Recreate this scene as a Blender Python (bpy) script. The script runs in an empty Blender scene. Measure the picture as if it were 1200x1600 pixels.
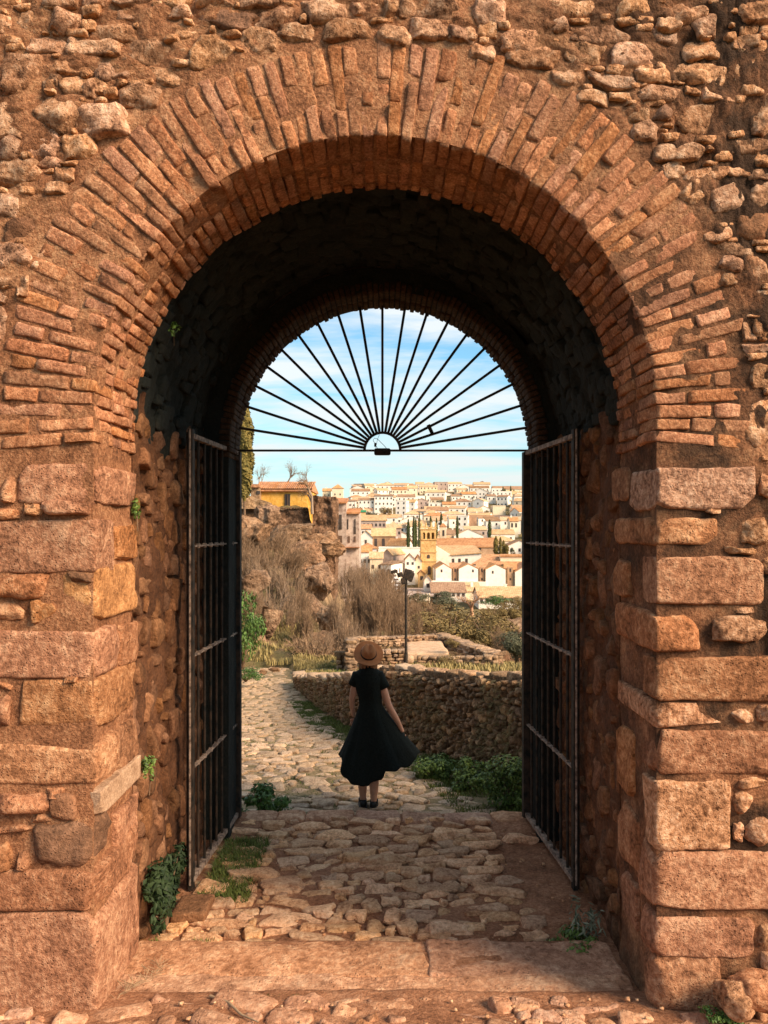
import bpy, math, random
import numpy as np
from mathutils import Vector, Matrix

S = bpy.context.scene
C = S.collection
R = math.radians
PI = math.pi
rng = np.random.default_rng(7)
rnd = random.Random(11)

# ---------------------------------------------------------------- camera
# camera stands at the origin, eye level z = 0, looking along +Y
cam_d = bpy.data.cameras.new('camera')
cam = bpy.data.objects.new('camera', cam_d)
C.objects.link(cam)
cam.location = (0, 0, 0)
cam.rotation_euler = (R(90), 0, 0)
cam_d.sensor_fit = 'VERTICAL'
cam_d.sensor_height = 36
cam_d.sensor_width = 27
cam_d.lens = 27
cam_d.shift_y = 25 / 1600
cam_d.clip_start = 0.1
cam_d.clip_end = 9000
S.camera = cam

# ---------------------------------------------------------------- light
SUN_EL, SUN_AZ = 33.0, -60.0          # elevation; degrees to the left of straight behind the camera (negative: right)
sun_dir = Vector((-math.sin(R(SUN_AZ)) * math.cos(R(SUN_EL)), -math.cos(R(SUN_AZ)) * math.cos(R(SUN_EL)), math.sin(R(SUN_EL))))
sl = bpy.data.lights.new('sun', 'SUN')
sl.energy = 5.0
sl.angle = R(28)
sl.color = (1.0, 0.75, 0.52)
so = bpy.data.objects.new('sun', sl)
C.objects.link(so)
so.location = (40, -40, 60)
so.rotation_euler = sun_dir.to_track_quat('Z', 'Y').to_euler()

W = bpy.data.worlds.new('World')
S.world = W
W.use_nodes = True
nt = W.node_tree
nt.nodes.clear()
def N(t, typ, **kw):
    n = t.nodes.new(typ)
    for k, v in kw.items():
        setattr(n, k, v)
    return n
out = N(nt, 'ShaderNodeOutputWorld')
bg = N(nt, 'ShaderNodeBackground')
sky = N(nt, 'ShaderNodeTexSky', sky_type='NISHITA', sun_disc=False)
sky.sun_elevation = R(SUN_EL)
sky.sun_rotation = math.atan2(sun_dir.x, sun_dir.y)
sky.air_density = 1.0
sky.dust_density = 0.6
sky.ozone_density = 1.0
SKY_STRENGTH = 0.15
bg.inputs['Strength'].default_value = SKY_STRENGTH
tc = N(nt, 'ShaderNodeTexCoord')
sep = N(nt, 'ShaderNodeSeparateXYZ')
nt.links.new(tc.outputs['Generated'], sep.inputs[0])
# a cloud sheet: direction projected on a high flat layer, so the streaks flatten towards the horizon
mz = N(nt, 'ShaderNodeMath', operation='MAXIMUM'); mz.inputs[1].default_value = 0.0
nt.links.new(sep.outputs['Z'], mz.inputs[0])
az = N(nt, 'ShaderNodeMath', operation='ADD'); az.inputs[1].default_value = 0.16
nt.links.new(mz.outputs[0], az.inputs[0])
cmb = N(nt, 'ShaderNodeCombineXYZ')
for i, ax in enumerate('XY'):
    dv = N(nt, 'ShaderNodeMath', operation='DIVIDE')
    nt.links.new(sep.outputs[ax], dv.inputs[0]); nt.links.new(az.outputs[0], dv.inputs[1])
    nt.links.new(dv.outputs[0], cmb.inputs[i])
mp = N(nt, 'ShaderNodeMapping'); mp.inputs['Scale'].default_value = (1.1, 2.6, 1); mp.inputs['Location'].default_value = (0.55, 0.3, 0)
mp.inputs['Rotation'].default_value = (0, 0, R(12))
nt.links.new(cmb.outputs[0], mp.inputs[0])
n1 = N(nt, 'ShaderNodeTexNoise'); n1.inputs['Scale'].default_value = 1.15; n1.inputs['Detail'].default_value = 9; n1.inputs['Roughness'].default_value = 0.60
n1.inputs['Distortion'].default_value = 0.25
nt.links.new(mp.outputs[0], n1.inputs['Vector'])
cr = N(nt, 'ShaderNodeValToRGB')
cr.color_ramp.elements[0].position = 0.37; cr.color_ramp.elements[0].color = (0, 0, 0, 1)
cr.color_ramp.elements[1].position = 0.60; cr.color_ramp.elements[1].color = (1, 1, 1, 1)
nt.links.new(n1.outputs['Fac'], cr.inputs[0])
# low haze makes the sky paler towards the horizon
hz = N(nt, 'ShaderNodeMapRange'); hz.inputs['From Min'].default_value = 0.22; hz.inputs['From Max'].default_value = 0.0
hz.inputs['To Min'].default_value = 0.0; hz.inputs['To Max'].default_value = 0.62
nt.links.new(sep.outputs['Z'], hz.inputs[0])
cf = N(nt, 'ShaderNodeMath', operation='MAXIMUM')
cs = N(nt, 'ShaderNodeMath', operation='MULTIPLY'); cs.inputs[1].default_value = 0.85
nt.links.new(cr.outputs[0], cs.inputs[0])
nt.links.new(cs.outputs[0], cf.inputs[0]); cf.inputs[1].default_value = 0.05
tint = N(nt, 'ShaderNodeMix', data_type='RGBA', blend_type='MULTIPLY'); tint.inputs[0].default_value = 1
tint.inputs[7].default_value = (0.46, 0.77, 0.82, 1)
nt.links.new(sky.outputs[0], tint.inputs[6])
mx = N(nt, 'ShaderNodeMix', data_type='RGBA')
nt.links.new(cf.outputs[0], mx.inputs[0])
nt.links.new(tint.outputs[2], mx.inputs[6])
mx.inputs[7].default_value = (4.0, 4.1, 4.05, 1)
mh = N(nt, 'ShaderNodeMix', data_type='RGBA')
nt.links.new(hz.outputs[0], mh.inputs[0]); nt.links.new(mx.outputs[2], mh.inputs[6]); mh.inputs[7].default_value = (3.0, 3.15, 3.05, 1)
nt.links.new(mh.outputs[2], bg.inputs['Color'])
nt.links.new(bg.outputs[0], out.inputs[0])

S.view_settings.view_transform = 'Standard'
S.view_settings.look = 'None'
S.view_settings.exposure = 0.76
S.view_settings.gamma = 1
S.view_settings.use_curve_mapping = False
S.render.engine = 'CYCLES'
S.cycles.max_bounces = 6
S.cycles.use_denoising = True

# ---------------------------------------------------------------- helpers
F = 1200.0
def P(px, py, D):
    """the point of the place seen at (px, py) of the photograph at distance D"""
    return Vector(((px - 600) * D / F, D, (825 - py) * D / F))

def hash3(i, j, k, seed):
    h = (i * 374761393 + j * 668265263 + k * 2147483647 + seed * 974634777) & 0xFFFFFFFF
    h = ((h ^ (h >> 13)) * 1274126177) & 0xFFFFFFFF
    h = h ^ (h >> 16)
    return (h & 0xFFFF) / 65535.0
def vnoise(p, seed=0):
    f = np.floor(p); t = p - f; t = t * t * (3 - 2 * t)
    i, j, k = (f[:, a].astype(np.int64) for a in range(3))
    r = 0
    for a in (0, 1):
        wa = t[:, 0] if a else 1 - t[:, 0]
        for b in (0, 1):
            wb = t[:, 1] if b else 1 - t[:, 1]
            for c in (0, 1):
                wc = t[:, 2] if c else 1 - t[:, 2]
                r = r + wa * wb * wc * hash3(i + a, j + b, k + c, seed)
    return r * 2 - 1
def fbm(p, octaves=4, seed=0, gain=0.5):
    p = np.asarray(p, float); r = np.zeros(len(p)); a = 1.0; s = 0
    for o in range(octaves):
        r += a * vnoise(p * (2.03 ** o) + 17.3 * o, seed + o); s += a; a *= gain
    return r / s

def mesh_from(name, v, f, smooth=True, uvmap=None):
    """v (n,3) array; f an (m,k) int array or a list of such arrays"""
    me = bpy.data.meshes.new(name)
    v = np.asarray(v, np.float32)
    fs = [np.asarray(x, np.int32) for x in (f if isinstance(f, list) else [f]) if len(x)]
    me.vertices.add(len(v)); me.vertices.foreach_set('co', v.ravel())
    loops = np.concatenate([x.ravel() for x in fs])
    tot = np.concatenate([np.full(len(x), x.shape[1]) for x in fs])
    st = np.concatenate([[0], np.cumsum(tot)[:-1]])
    me.loops.add(len(loops)); me.loops.foreach_set('vertex_index', loops.astype(np.int32))
    me.polygons.add(len(tot)); me.polygons.foreach_set('loop_start', st.astype(np.int32)); me.polygons.foreach_set('loop_total', tot.astype(np.int32))
    me.polygons.foreach_set('use_smooth', np.full(len(tot), bool(smooth)))
    me.update(calc_edges=True)
    me.validate()
    return me

def empty(name, loc, label=None, cat=None, group=None, kind=None):
    o = bpy.data.objects.new(name, None); C.objects.link(o)
    o.location = loc; o.empty_display_size = 0.2
    return tag(o, label, cat, group, kind)
def tag(o, label=None, cat=None, group=None, kind=None):
    if label: o['label'] = label
    if cat: o['category'] = cat
    if group: o['group'] = group
    if kind: o['kind'] = kind
    return o
ABS = {}
def absloc(o):
    return ABS.get(o.name, Vector(o.location)) if o else Vector((0, 0, 0))
def link(name, me, mat, parent=None, loc=(0, 0, 0), rot=None, kind=None, label=None, scale=None):
    """loc is where the mesh origin stands in the world; parents are never rotated"""
    o = bpy.data.objects.new(name, me); C.objects.link(o)
    if mat is not None and (len(me.materials) == 0):
        me.materials.append(mat)
    loc = Vector(loc)
    if parent is not None:
        o.parent = parent
        o.location = loc - absloc(parent)
    else:
        o.location = loc
    ABS[o.name] = loc
    if rot is not None: o.rotation_euler = rot
    if scale is not None: o.scale = scale
    if kind: o['kind'] = kind
    if label: o['label'] = label
    return o

def grid_faces(nu, nv, closed_u=False):
    """vertices indexed u*nv+v"""
    u = np.arange(nu if closed_u else nu - 1); v = np.arange(nv - 1)
    U, Vv = np.meshgrid(u, v, indexing='ij')
    a = (U * nv + Vv).ravel(); b = (((U + 1) % nu) * nv + Vv).ravel()
    return np.stack([a, b, b + 1, a + 1], 1)

_cube = {}
def cube_topo(n):
    if n in _cube: return _cube[n]
    t = np.sin(np.linspace(-1, 1, n + 1) * PI / 2) * 0.75 + np.linspace(-1, 1, n + 1) * 0.25
    vs = {}; V = []; Fc = []
    def vid(i, j, k):
        key = (i, j, k)
        if key not in vs: vs[key] = len(V); V.append((t[i], t[j], t[k]))
        return vs[key]
    for ax in range(3):
        for side in (0, n):
            for a in range(n):
                for b in range(n):
                    q = []
                    for (da, db) in ((0, 0), (1, 0), (1, 1), (0, 1)):
                        c = [0, 0, 0]; c[ax] = side; c[(ax + 1) % 3] = a + da; c[(ax + 2) % 3] = b + db
                        q.append(vid(*c))
                    Fc.append(q if side else q[::-1])
    _cube[n] = (np.array(V), np.array(Fc))
    return _cube[n]

def rough_block(size, n=6, r=0.03, amp=0.01, freq=8.0, warp=0.08, seed=None, wfreq=None, faceted=0.0, outline=0.0, face=0.0, chips=0, chipd=(.80, .97)):
    """a hewn or rubble stone: rounded box, outline warped, surface broken by noise; returns verts, faces about its centre"""
    V, Fc = cube_topo(n)
    h = np.array(size, float) / 2
    r = min(r, h.min() * 0.98)
    q = V * h
    inner = np.clip(q, -(h - r), h - r)
    d = q - inner
    l = np.linalg.norm(d, axis=1, keepdims=True); l[l == 0] = 1
    nrm = d / l
    p = inner + nrm * r
    if seed is None: seed = rnd.randrange(10 ** 6)
    off = np.array([(seed * 0.731) % 97, (seed * 0.177) % 89, (seed * 0.391) % 83])
    if warp:
        wf = wfreq or 1.1 / max(h.max(), 1e-3)
        for a in range(3):
            m = vnoise(p * wf + off + 31 * a, 3 + a)
            o_ = [x for x in range(3) if x != a]
            p[:, a] += warp * m * h[a] * 2 * 0.5 * (V[:, a] / 1.0)
            p[:, a] += warp * 0.5 * vnoise(p * wf * 1.7 + off + 57 * a, 9) * min(h[a], h.mean())
    if outline:
        a_ = np.arctan2(p[:, 2] / h[2], p[:, 0] / h[0])
        q_ = np.stack([np.cos(a_) * 1.5, np.sin(a_) * 1.5, a_ * 0], 1) + off
        m_ = 1 + outline * (fbm(q_, 3, 13, .6) * 1.6 - .15)
        p[:, 0] *= m_; p[:, 2] *= m_
    if chips:
        g_ = np.random.default_rng(seed)
        for _ in range(chips):
            nn_ = g_.normal(size=3); nn_ /= np.linalg.norm(nn_)
            sup = np.abs(nn_ * h).sum() * (.72 if r < h.min() * .5 else .66) * 1.0
            sup = (p @ nn_).max() * g_.uniform(*chipd)
            ex = np.clip(p @ nn_ - sup, 0, None)
            p = p - ex[:, None] * nn_
    if face:
        q_ = p.copy(); q_[:, 1] = 0
        fr_ = np.clip(-V[:, 1], 0, 1)
        p[:, 1] += face * fr_ * (fbm(q_ * (2.2 / max(h[0], h[2])) * .5 + off, 3, 15) * 1.3 + .35 * (p[:, 2] / h[2]))
    if amp:
        k = fbm(p * freq + off, 4, 5)
        if faceted:
            k = (1 - faceted) * k + faceted * np.abs(fbm(p * freq * .6 + off + 9, 3, 8)) * 2 - faceted * .5
        p = p + nrm * (k * amp)[:, None]
    return p, Fc

def rotx(a): return Matrix.Rotation(a, 3, 'X')
def np_rot(p, m):
    return p @ np.array(m).T
def joined(lst):
    """join (verts, faces) pairs with the same face size"""
    vs = []; fs = []; o = 0
    for v, f in lst:
        vs.append(v); fs.append(np.asarray(f) + o); o += len(v)
    return np.concatenate(vs), np.concatenate(fs)
BOXF = np.array([[0, 3, 2, 1], [4, 5, 6, 7], [0, 1, 5, 4], [1, 2, 6, 5], [2, 3, 7, 6], [3, 0, 4, 7]])
def box(x0, x1, y0, y1, z0, z1):
    return np.array([[x0, y0, z0], [x1, y0, z0], [x1, y1, z0], [x0, y1, z0], [x0, y0, z1], [x1, y0, z1], [x1, y1, z1], [x0, y1, z1]], float), BOXF
def bar(a, b, w, d=None, up=(0, 0, 1)):
    """a square bar from a to b; w across, d deep"""
    a = Vector(a); b = Vector(b); d = d or w
    z = (b - a).normalized(); u = Vector(up)
    x = z.cross(u)
    if x.length < 1e-4: x = z.cross(Vector((0, 1, 0)))
    x.normalize(); y = z.cross(x).normalized()
    pts = []
    for e in (a, b):
        for sx, sy in ((-1, -1), (1, -1), (1, 1), (-1, 1)):
            pts.append(e + x * sx * w / 2 + y * sy * d / 2)
    return np.array([tuple(p) for p in pts]), BOXF
def tube(pts, rad, n=6, caps=True):
    pts = [Vector(p) for p in pts]
    rad = rad if isinstance(rad, (list, tuple)) else [rad] * len(pts)
    V = []; px = None
    for i, p in enumerate(pts):
        t = (pts[min(i + 1, len(pts) - 1)] - pts[max(i - 1, 0)]).normalized()
        if px is None:
            px = t.cross(Vector((0.1, 0.2, 1)))
            if px.length < 1e-3: px = t.cross(Vector((1, 0, 0)))
        px = (px - t * px.dot(t)).normalized(); py = t.cross(px)
        for k in range(n):
            a = 2 * PI * k / n
            V.append(p + (px * math.cos(a) + py * math.sin(a)) * rad[i])
    Fc = []
    for i in range(len(pts) - 1):
        for k in range(n):
            Fc.append([i * n + k, i * n + (k + 1) % n, (i + 1) * n + (k + 1) % n, (i + 1) * n + k])
    return np.array([tuple(v) for v in V]), np.array(Fc)
def lathe(prof, n=24, centre=(0, 0, 0)):
    V = []
    for r_, z in prof:
        for k in range(n):
            a = 2 * PI * k / n
            V.append((centre[0] + r_ * math.cos(a), centre[1] + r_ * math.sin(a), centre[2] + z))
    Fc = [[i * n + k, i * n + (k + 1) % n, (i + 1) * n + (k + 1) % n, (i + 1) * n + k] for i in range(len(prof) - 1) for k in range(n)]
    return np.array(V), np.array(Fc)

# ---------------------------------------------------------------- materials
def new_mat(name, rough=0.9, spec=0.3):
    m = bpy.data.materials.new(name); m.use_nodes = True
    t = m.node_tree; b = t.nodes['Principled BSDF']
    b.inputs['Roughness'].default_value = rough
    b.inputs['Specular IOR Level'].default_value = spec
    return m, t, b
def tex_noise(t, vec, scale, detail=6, rough=0.6, dist=0.0):
    n = N(t, 'ShaderNodeTexNoise'); n.inputs['Scale'].default_value = scale; n.inputs['Detail'].default_value = detail
    n.inputs['Roughness'].default_value = rough; n.inputs['Distortion'].default_value = dist
    t.links.new(vec, n.inputs['Vector']); return n
def ramp(t, fac, stops):
    r = N(t, 'ShaderNodeValToRGB'); e = r.color_ramp.elements
    while len(e) < len(stops): e.new(0.5)
    for i, (p_, c) in enumerate(stops):
        e[i].position = p_; e[i].color = (*c, 1) if len(c) == 3 else c
    t.links.new(fac, r.inputs[0]); return r
def mixc(t, fac, a, b, mode='MIX'):
    m = N(t, 'ShaderNodeMix', data_type='RGBA', blend_type=mode)
    for s_, v in ((0, fac), (6, a), (7, b)):
        if hasattr(v, 'links'): t.links.new(v, m.inputs[s_])
        elif s_ == 0: m.inputs[0].default_value = v
        else: m.inputs[s_].default_value = (*v, 1)
    return m.outputs[2]
def math_(t, op, a, b=None):
    m = N(t, 'ShaderNodeMath', operation=op)
    for i, v in enumerate((a, b)):
        if v is None: continue
        if hasattr(v, 'links'): t.links.new(v, m.inputs[i])
        else: m.inputs[i].default_value = v
    return m.outputs[0]

def rock_mat(name, cols, scale=3.0, fine=45.0, bump=0.5, dist=0.012, objvar=0.35, pits=0.6, stain=None, stain_at=None, moss=None, hue=0.003):
    """cols: dark, mid, light. Position based, so that it holds for stones of any size."""
    m, t, b = new_mat(name, 0.93, 0.2)
    g = N(t, 'ShaderNodeNewGeometry'); pos = g.outputs['Position']
    a = tex_noise(t, pos, scale, 5, 0.65)
    f = tex_noise(t, pos, fine, 6, 0.7)
    k = math_(t, 'ADD', math_(t, 'MULTIPLY', math_(t, 'ADD', math_(t, 'MULTIPLY', a.outputs[0], 0.6), math_(t, 'MULTIPLY', tex_noise(t, pos, scale * 3.3, 4, 0.65).outputs[0], 0.4)), 0.56), math_(t, 'MULTIPLY', f.outputs[0], 0.44))
    c = ramp(t, k, [(0.38, cols[0]), (0.5, cols[1]), (0.62, cols[2])]).outputs[0]
    v = N(t, 'ShaderNodeTexVoronoi'); v.inputs['Scale'].default_value = fine * 1.7; t.links.new(pos, v.inputs['Vector'])
    vp = N(t, 'ShaderNodeMapRange'); vp.inputs['From Min'].default_value = 0.0; vp.inputs['From Max'].default_value = 0.32
    t.links.new(v.outputs['Distance'], vp.inputs[0])
    big = tex_noise(t, pos, fine * 0.33, 4, 0.6)
    gate = ramp(t, big.outputs[0], [(0.45, (0, 0, 0)), (0.6, (1, 1, 1))]).outputs[0]
    pit = math_(t, 'MULTIPLY', math_(t, 'SUBTRACT', 1.0, vp.outputs[0]), gate)
    c = mixc(t, math_(t, 'MULTIPLY', pit, pits), c, tuple(x * 0.45 for x in cols[0]))
    if objvar:
        oi = N(t, 'ShaderNodeObjectInfo')
        hsv = N(t, 'ShaderNodeHueSaturation')
        mr = N(t, 'ShaderNodeMapRange'); mr.inputs['To Min'].default_value = 1 - objvar; mr.inputs['To Max'].default_value = 1 + objvar * 0.8
        t.links.new(oi.outputs['Random'], mr.inputs[0]); t.links.new(mr.outputs[0], hsv.inputs['Value'])
        w = math_(t, 'FRACT', math_(t, 'MULTIPLY', oi.outputs['Random'], 17.31))
        mr2 = N(t, 'ShaderNodeMapRange'); mr2.inputs['To Min'].default_value = 0.5 - hue; mr2.inputs['To Max'].default_value = 0.5 + hue
        t.links.new(w, mr2.inputs[0]); t.links.new(mr2.outputs[0], hsv.inputs['Hue'])
        mr3 = N(t, 'ShaderNodeMapRange'); mr3.inputs['To Min'].default_value = 0.93; mr3.inputs['To Max'].default_value = 1.07
        t.links.new(math_(t, 'FRACT', math_(t, 'MULTIPLY', oi.outputs['Random'], 5.77)), mr3.inputs[0]); t.links.new(mr3.outputs[0], hsv.inputs['Saturation'])
        t.links.new(c, hsv.inputs['Color']); c = hsv.outputs[0]
    if stain:
        s1 = tex_noise(t, pos, 1.6, 6, 0.68, 0.3)
        lo, hi, amt = 0.40, 0.56, 0.92
        s = ramp(t, s1.outputs[0], [(lo, (0, 0, 0)), (hi, (1, 1, 1))]).outputs[0]
        if stain_at:
            sp = N(t, 'ShaderNodeSeparateXYZ'); t.links.new(pos, sp.inputs[0])
            gx = N(t, 'ShaderNodeMapRange'); gx.inputs['From Min'].default_value = stain_at[0]; gx.inputs['From Max'].default_value = stain_at[1]
            t.links.new(sp.outputs['X'], gx.inputs[0])
            s = math_(t, 'MULTIPLY', s, gx.outputs[0])
        c = mixc(t, math_(t, 'MULTIPLY', s, amt), c, stain)
    if moss:
        s2 = tex_noise(t, pos, 5.0, 6, 0.7, 0.4)
        c = mixc(t, math_(t, 'MULTIPLY', ramp(t, s2.outputs[0], [(0.56, (0, 0, 0)), (0.7, (1, 1, 1))]).outputs[0], 0.7), c, moss)
    t.links.new(c, b.inputs['Base Color'])
    h = math_(t, 'ADD', math_(t, 'MULTIPLY', f.outputs[0], 1.0), math_(t, 'MULTIPLY', big.outputs[0], 0.9))
    h = math_(t, 'SUBTRACT', h, math_(t, 'MULTIPLY', pit, 0.5))
    bp = N(t, 'ShaderNodeBump'); bp.inputs['Strength'].default_value = bump; bp.inputs['Distance'].default_value = dist * 1.5
    t.links.new(h, bp.inputs['Height']); t.links.new(bp.outputs[0], b.inputs['Normal'])
    return m
def plain_mat(name, col, rough=0.85, var=0.15, scale=4.0, bump=0.0, dist=0.01, objvar=0.0, spec=0.3, metal=0.0, col2=None):
    m, t, b = new_mat(name, rough, spec)
    b.inputs['Metallic'].default_value = metal
    g = N(t, 'ShaderNodeNewGeometry'); pos = g.outputs['Position']
    n = tex_noise(t, pos, scale, 5, 0.6)
    c1 = tuple(x * (1 - var) for x in col); c2 = tuple(min(1, x * (1 + var)) for x in (col2 or col))
    c = ramp(t, n.outputs[0], [(0.35, c1), (0.65, c2)]).outputs[0]
    if objvar:
        oi = N(t, 'ShaderNodeObjectInfo'); hsv = N(t, 'ShaderNodeHueSaturation')
        mr = N(t, 'ShaderNodeMapRange'); mr.inputs['To Min'].default_value = 1 - objvar; mr.inputs['To Max'].default_value = 1 + objvar
        t.links.new(oi.outputs['Random'], mr.inputs[0]); t.links.new(mr.outputs[0], hsv.inputs['Value'])
        t.links.new(c, hsv.inputs['Color']); c = hsv.outputs[0]
    t.links.new(c, b.inputs['Base Color'])
    if bump:
        bp = N(t, 'ShaderNodeBump'); bp.inputs['Strength'].default_value = bump; bp.inputs['Distance'].default_value = dist
        t.links.new(n.outputs[0], bp.inputs['Height']); t.links.new(bp.outputs[0], b.inputs['Normal'])
    return m
def leaf_mat(name, c1, c2, rough=0.6):
    m, t, b = new_mat(name, rough, 0.35)
    g = N(t, 'ShaderNodeNewGeometry')
    n = tex_noise(t, g.outputs['Position'], 2.5, 3, 0.6)
    isl = math_(t, 'ADD', math_(t, 'MULTIPLY', g.outputs['Random Per Island'], 0.6), math_(t, 'MULTIPLY', n.outputs[0], 0.5))
    c = ramp(t, isl, [(0.15, c1), (0.85, c2)]).outputs[0]
    t.links.new(c, b.inputs['Base Color'])
    b.inputs['Subsurface Weight'].default_value = 0.0
    return m

M_front = rock_mat('orange_lime_mortar', [(0.085, 0.034, 0.016), (0.34, 0.152, 0.074), (0.62, 0.34, 0.18)], 2.6, 55, 1.0, 0.016, 0, 0.7,
                   stain=(0.035, 0.021, 0.013), stain_at=(0.35, 1.7))
M_stone = rock_mat('warm_limestone', [(0.11, 0.046, 0.021), (0.55, 0.285, 0.155), (0.92, 0.60, 0.39)], 4.5, 36, 1.0, 0.024, 0.30, 0.85)
M_block = rock_mat('pitted_sandstone', [(0.12, 0.047, 0.019), (0.46, 0.204, 0.096), (0.80, 0.46, 0.255)], 3.2, 34, 1.0, 0.024, 0.16, 0.85)
M_pale = rock_mat('pale_grey_stone', [(0.22, 0.13, 0.08), (0.44, 0.29, 0.195), (0.62, 0.44, 0.31)], 5.0, 60, 0.8, 0.010, 0.1, 0.6)
M_dark = rock_mat('dark_grey_stone', [(0.10, 0.05, 0.027), (0.24, 0.12, 0.065), (0.42, 0.22, 0.125)], 4.0, 40, 0.9, 0.014, 0.2, 0.7)
M_brick = rock_mat('old_brick', [(0.13, 0.050, 0.022), (0.42, 0.182, 0.090), (0.72, 0.39, 0.215)], 6.0, 60, 1.0, 0.010, 0.24, 0.7)
M_vault = rock_mat('shade_dark_masonry', [(0.010, 0.013, 0.012), (0.018, 0.021, 0.018), (0.034, 0.031, 0.024)], 3.0, 40, 0.8, 0.012, 0.25, 0.5)  # shade of the vault put into a near-black base colour
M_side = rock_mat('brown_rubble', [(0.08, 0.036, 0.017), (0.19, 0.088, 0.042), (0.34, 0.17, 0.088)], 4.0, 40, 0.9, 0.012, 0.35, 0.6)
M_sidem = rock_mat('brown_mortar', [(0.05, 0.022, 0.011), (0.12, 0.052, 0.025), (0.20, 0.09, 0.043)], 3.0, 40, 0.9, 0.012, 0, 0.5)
M_cobble = rock_mat('worn_cobble', [(0.28, 0.125, 0.060), (0.70, 0.40, 0.22), (0.92, 0.64, 0.40)], 7.0, 45, 0.9, 0.012, 0.28, 0.5)
M_slab = rock_mat('worn_threshold_stone', [(0.22, 0.10, 0.052), (0.48, 0.25, 0.145), (0.74, 0.47, 0.30)], 4.0, 28, 1.0, 0.014, 0.06, 0.5)
M_dirt = rock_mat('trodden_earth', [(0.15, 0.062, 0.030), (0.36, 0.165, 0.086), (0.58, 0.31, 0.18)], 3.0, 45, 1.0, 0.016, 0, 0.4)
M_pathm = rock_mat('earth_between_stones', [(0.10, 0.075, 0.035), (0.24, 0.175, 0.09), (0.42, 0.30, 0.175)], 2.0, 30, 0.8, 0.012, 0, 0.3, moss=(0.06, 0.085, 0.025))
M_pathst = rock_mat('pale_paving_stone', [(0.26, 0.165, 0.10), (0.50, 0.35, 0.23), (0.70, 0.53, 0.37)], 5.0, 40, 0.9, 0.012, 0.28, 0.5)
M_iron = plain_mat('dark_iron', (0.014, 0.020, 0.018), 0.7, 0.5, 14, 0.4, 0.003, spec=0.25, col2=(0.045, 0.028, 0.018))
M_rust = plain_mat('rusted_iron_edge', (0.15, 0.10, 0.075), 0.75, 0.4, 25, 0.3, 0.002, col2=(0.34, 0.25, 0.19))
# ================================================================ the gateway
XC, ZC_, RF = -0.047, 0.583, 1.467      # front arch: centre and radius, on the plane y = 4.0
YF, YR, YI, YB = 4.0, 4.63, 6.60, 7.10    # front face, back of the front arch, inner wall, back face
ZB = -3.2
gate_root = empty('stone_gateway', (0, YF, -2.6), 'ancient orange stone town gateway with a round brick arch over the paved passage', 'gateway')
ABS[gate_root.name] = Vector((0, YF, -2.6))

NJ, NA = 120, 260
def arch_curve(xc, zc, r, y, zb=ZB, rx=None):
    """points from the foot of the left jamb over the arch to the foot of the right jamb"""
    rx = rx or r
    zl = np.linspace(zb, zc, NJ, endpoint=False)
    th = np.linspace(PI, 0, NA)
    x = np.concatenate([np.full(NJ, xc - rx), xc + rx * np.cos(th), np.full(NJ, xc + rx)])
    z = np.concatenate([zl, zc + r * np.sin(th), zl[::-1]])
    return np.stack([x, np.full(len(x), y), z], 1)
def rect_curve(xc, zc, x0, x1, ztop, y, zb=ZB):
    zl = np.linspace(zb, zc, NJ, endpoint=False)
    th = np.linspace(PI, 0, NA); c, s = np.cos(th), np.sin(th)
    tx = np.where(c < 0, (x0 - xc) / np.minimum(c, -1e-9), (x1 - xc) / np.maximum(c, 1e-9))
    tz = (ztop - zc) / np.maximum(s, 1e-9)
    k = np.minimum(tx, tz)
    x = np.concatenate([np.full(NJ, x0), xc + c * k, np.full(NJ, x1)])
    z = np.concatenate([zl, zc + s * k, zl[::-1]])
    return np.stack([x, np.full(len(x), y), z], 1)
def strip(c0, c1, n, power=1.0):
    t = (np.linspace(0, 1, n) ** power)[None, :, None]
    v = c0[:, None, :] * (1 - t) + c1[:, None, :] * t
    return v.reshape(-1, 3), grid_faces(len(c0), n)

cf0 = arch_curve(XC, ZC_, RF, YF)
# front mortar face
v, f = strip(cf0, rect_curve(XC, ZC_, -7.5, 2.45, 3.6, YF), 300, 1.75)
d = np.hypot(v[:, 0] - XC, np.maximum(v[:, 2] - ZC_, 0)) - RF
k = fbm(v * 2.2, 3, 1) * 0.024 + fbm(v * 9, 4, 2) * 0.038 + fbm(v * 38, 2, 4) * 0.012
near = np.clip(d / 0.06, 0, 1) * (0.22 + .78 * np.clip((d - .50) / .08, 0, 1))
v[:, 1] += -k * near
# mortar swept away in joints on the right wall, fuller on the ring
link('mortar_face', mesh_from('mortar_face', v, f[:, ::-1]), M_front, gate_root)

# reveal and soffit of the front arch
cr0 = arch_curve(XC, ZC_, RF, YR)
v, f = strip(cf0, cr0, 26)
ctr = np.stack([np.full(len(v), XC), v[:, 1], np.minimum(v[:, 2], ZC_)], 1)
nr = ctr - v; nr /= np.linalg.norm(nr, axis=1, keepdims=True)
edge = np.clip((v[:, 1] - YF) / 0.05, 0, 1)
v = v + nr * ((fbm(v * 3, 3, 6) * 0.018 + fbm(v * 12, 3, 7) * 0.012 - 0.004) * edge)[:, None]
link('reveal', mesh_from('reveal', v, f), M_front, gate_root)
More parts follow.
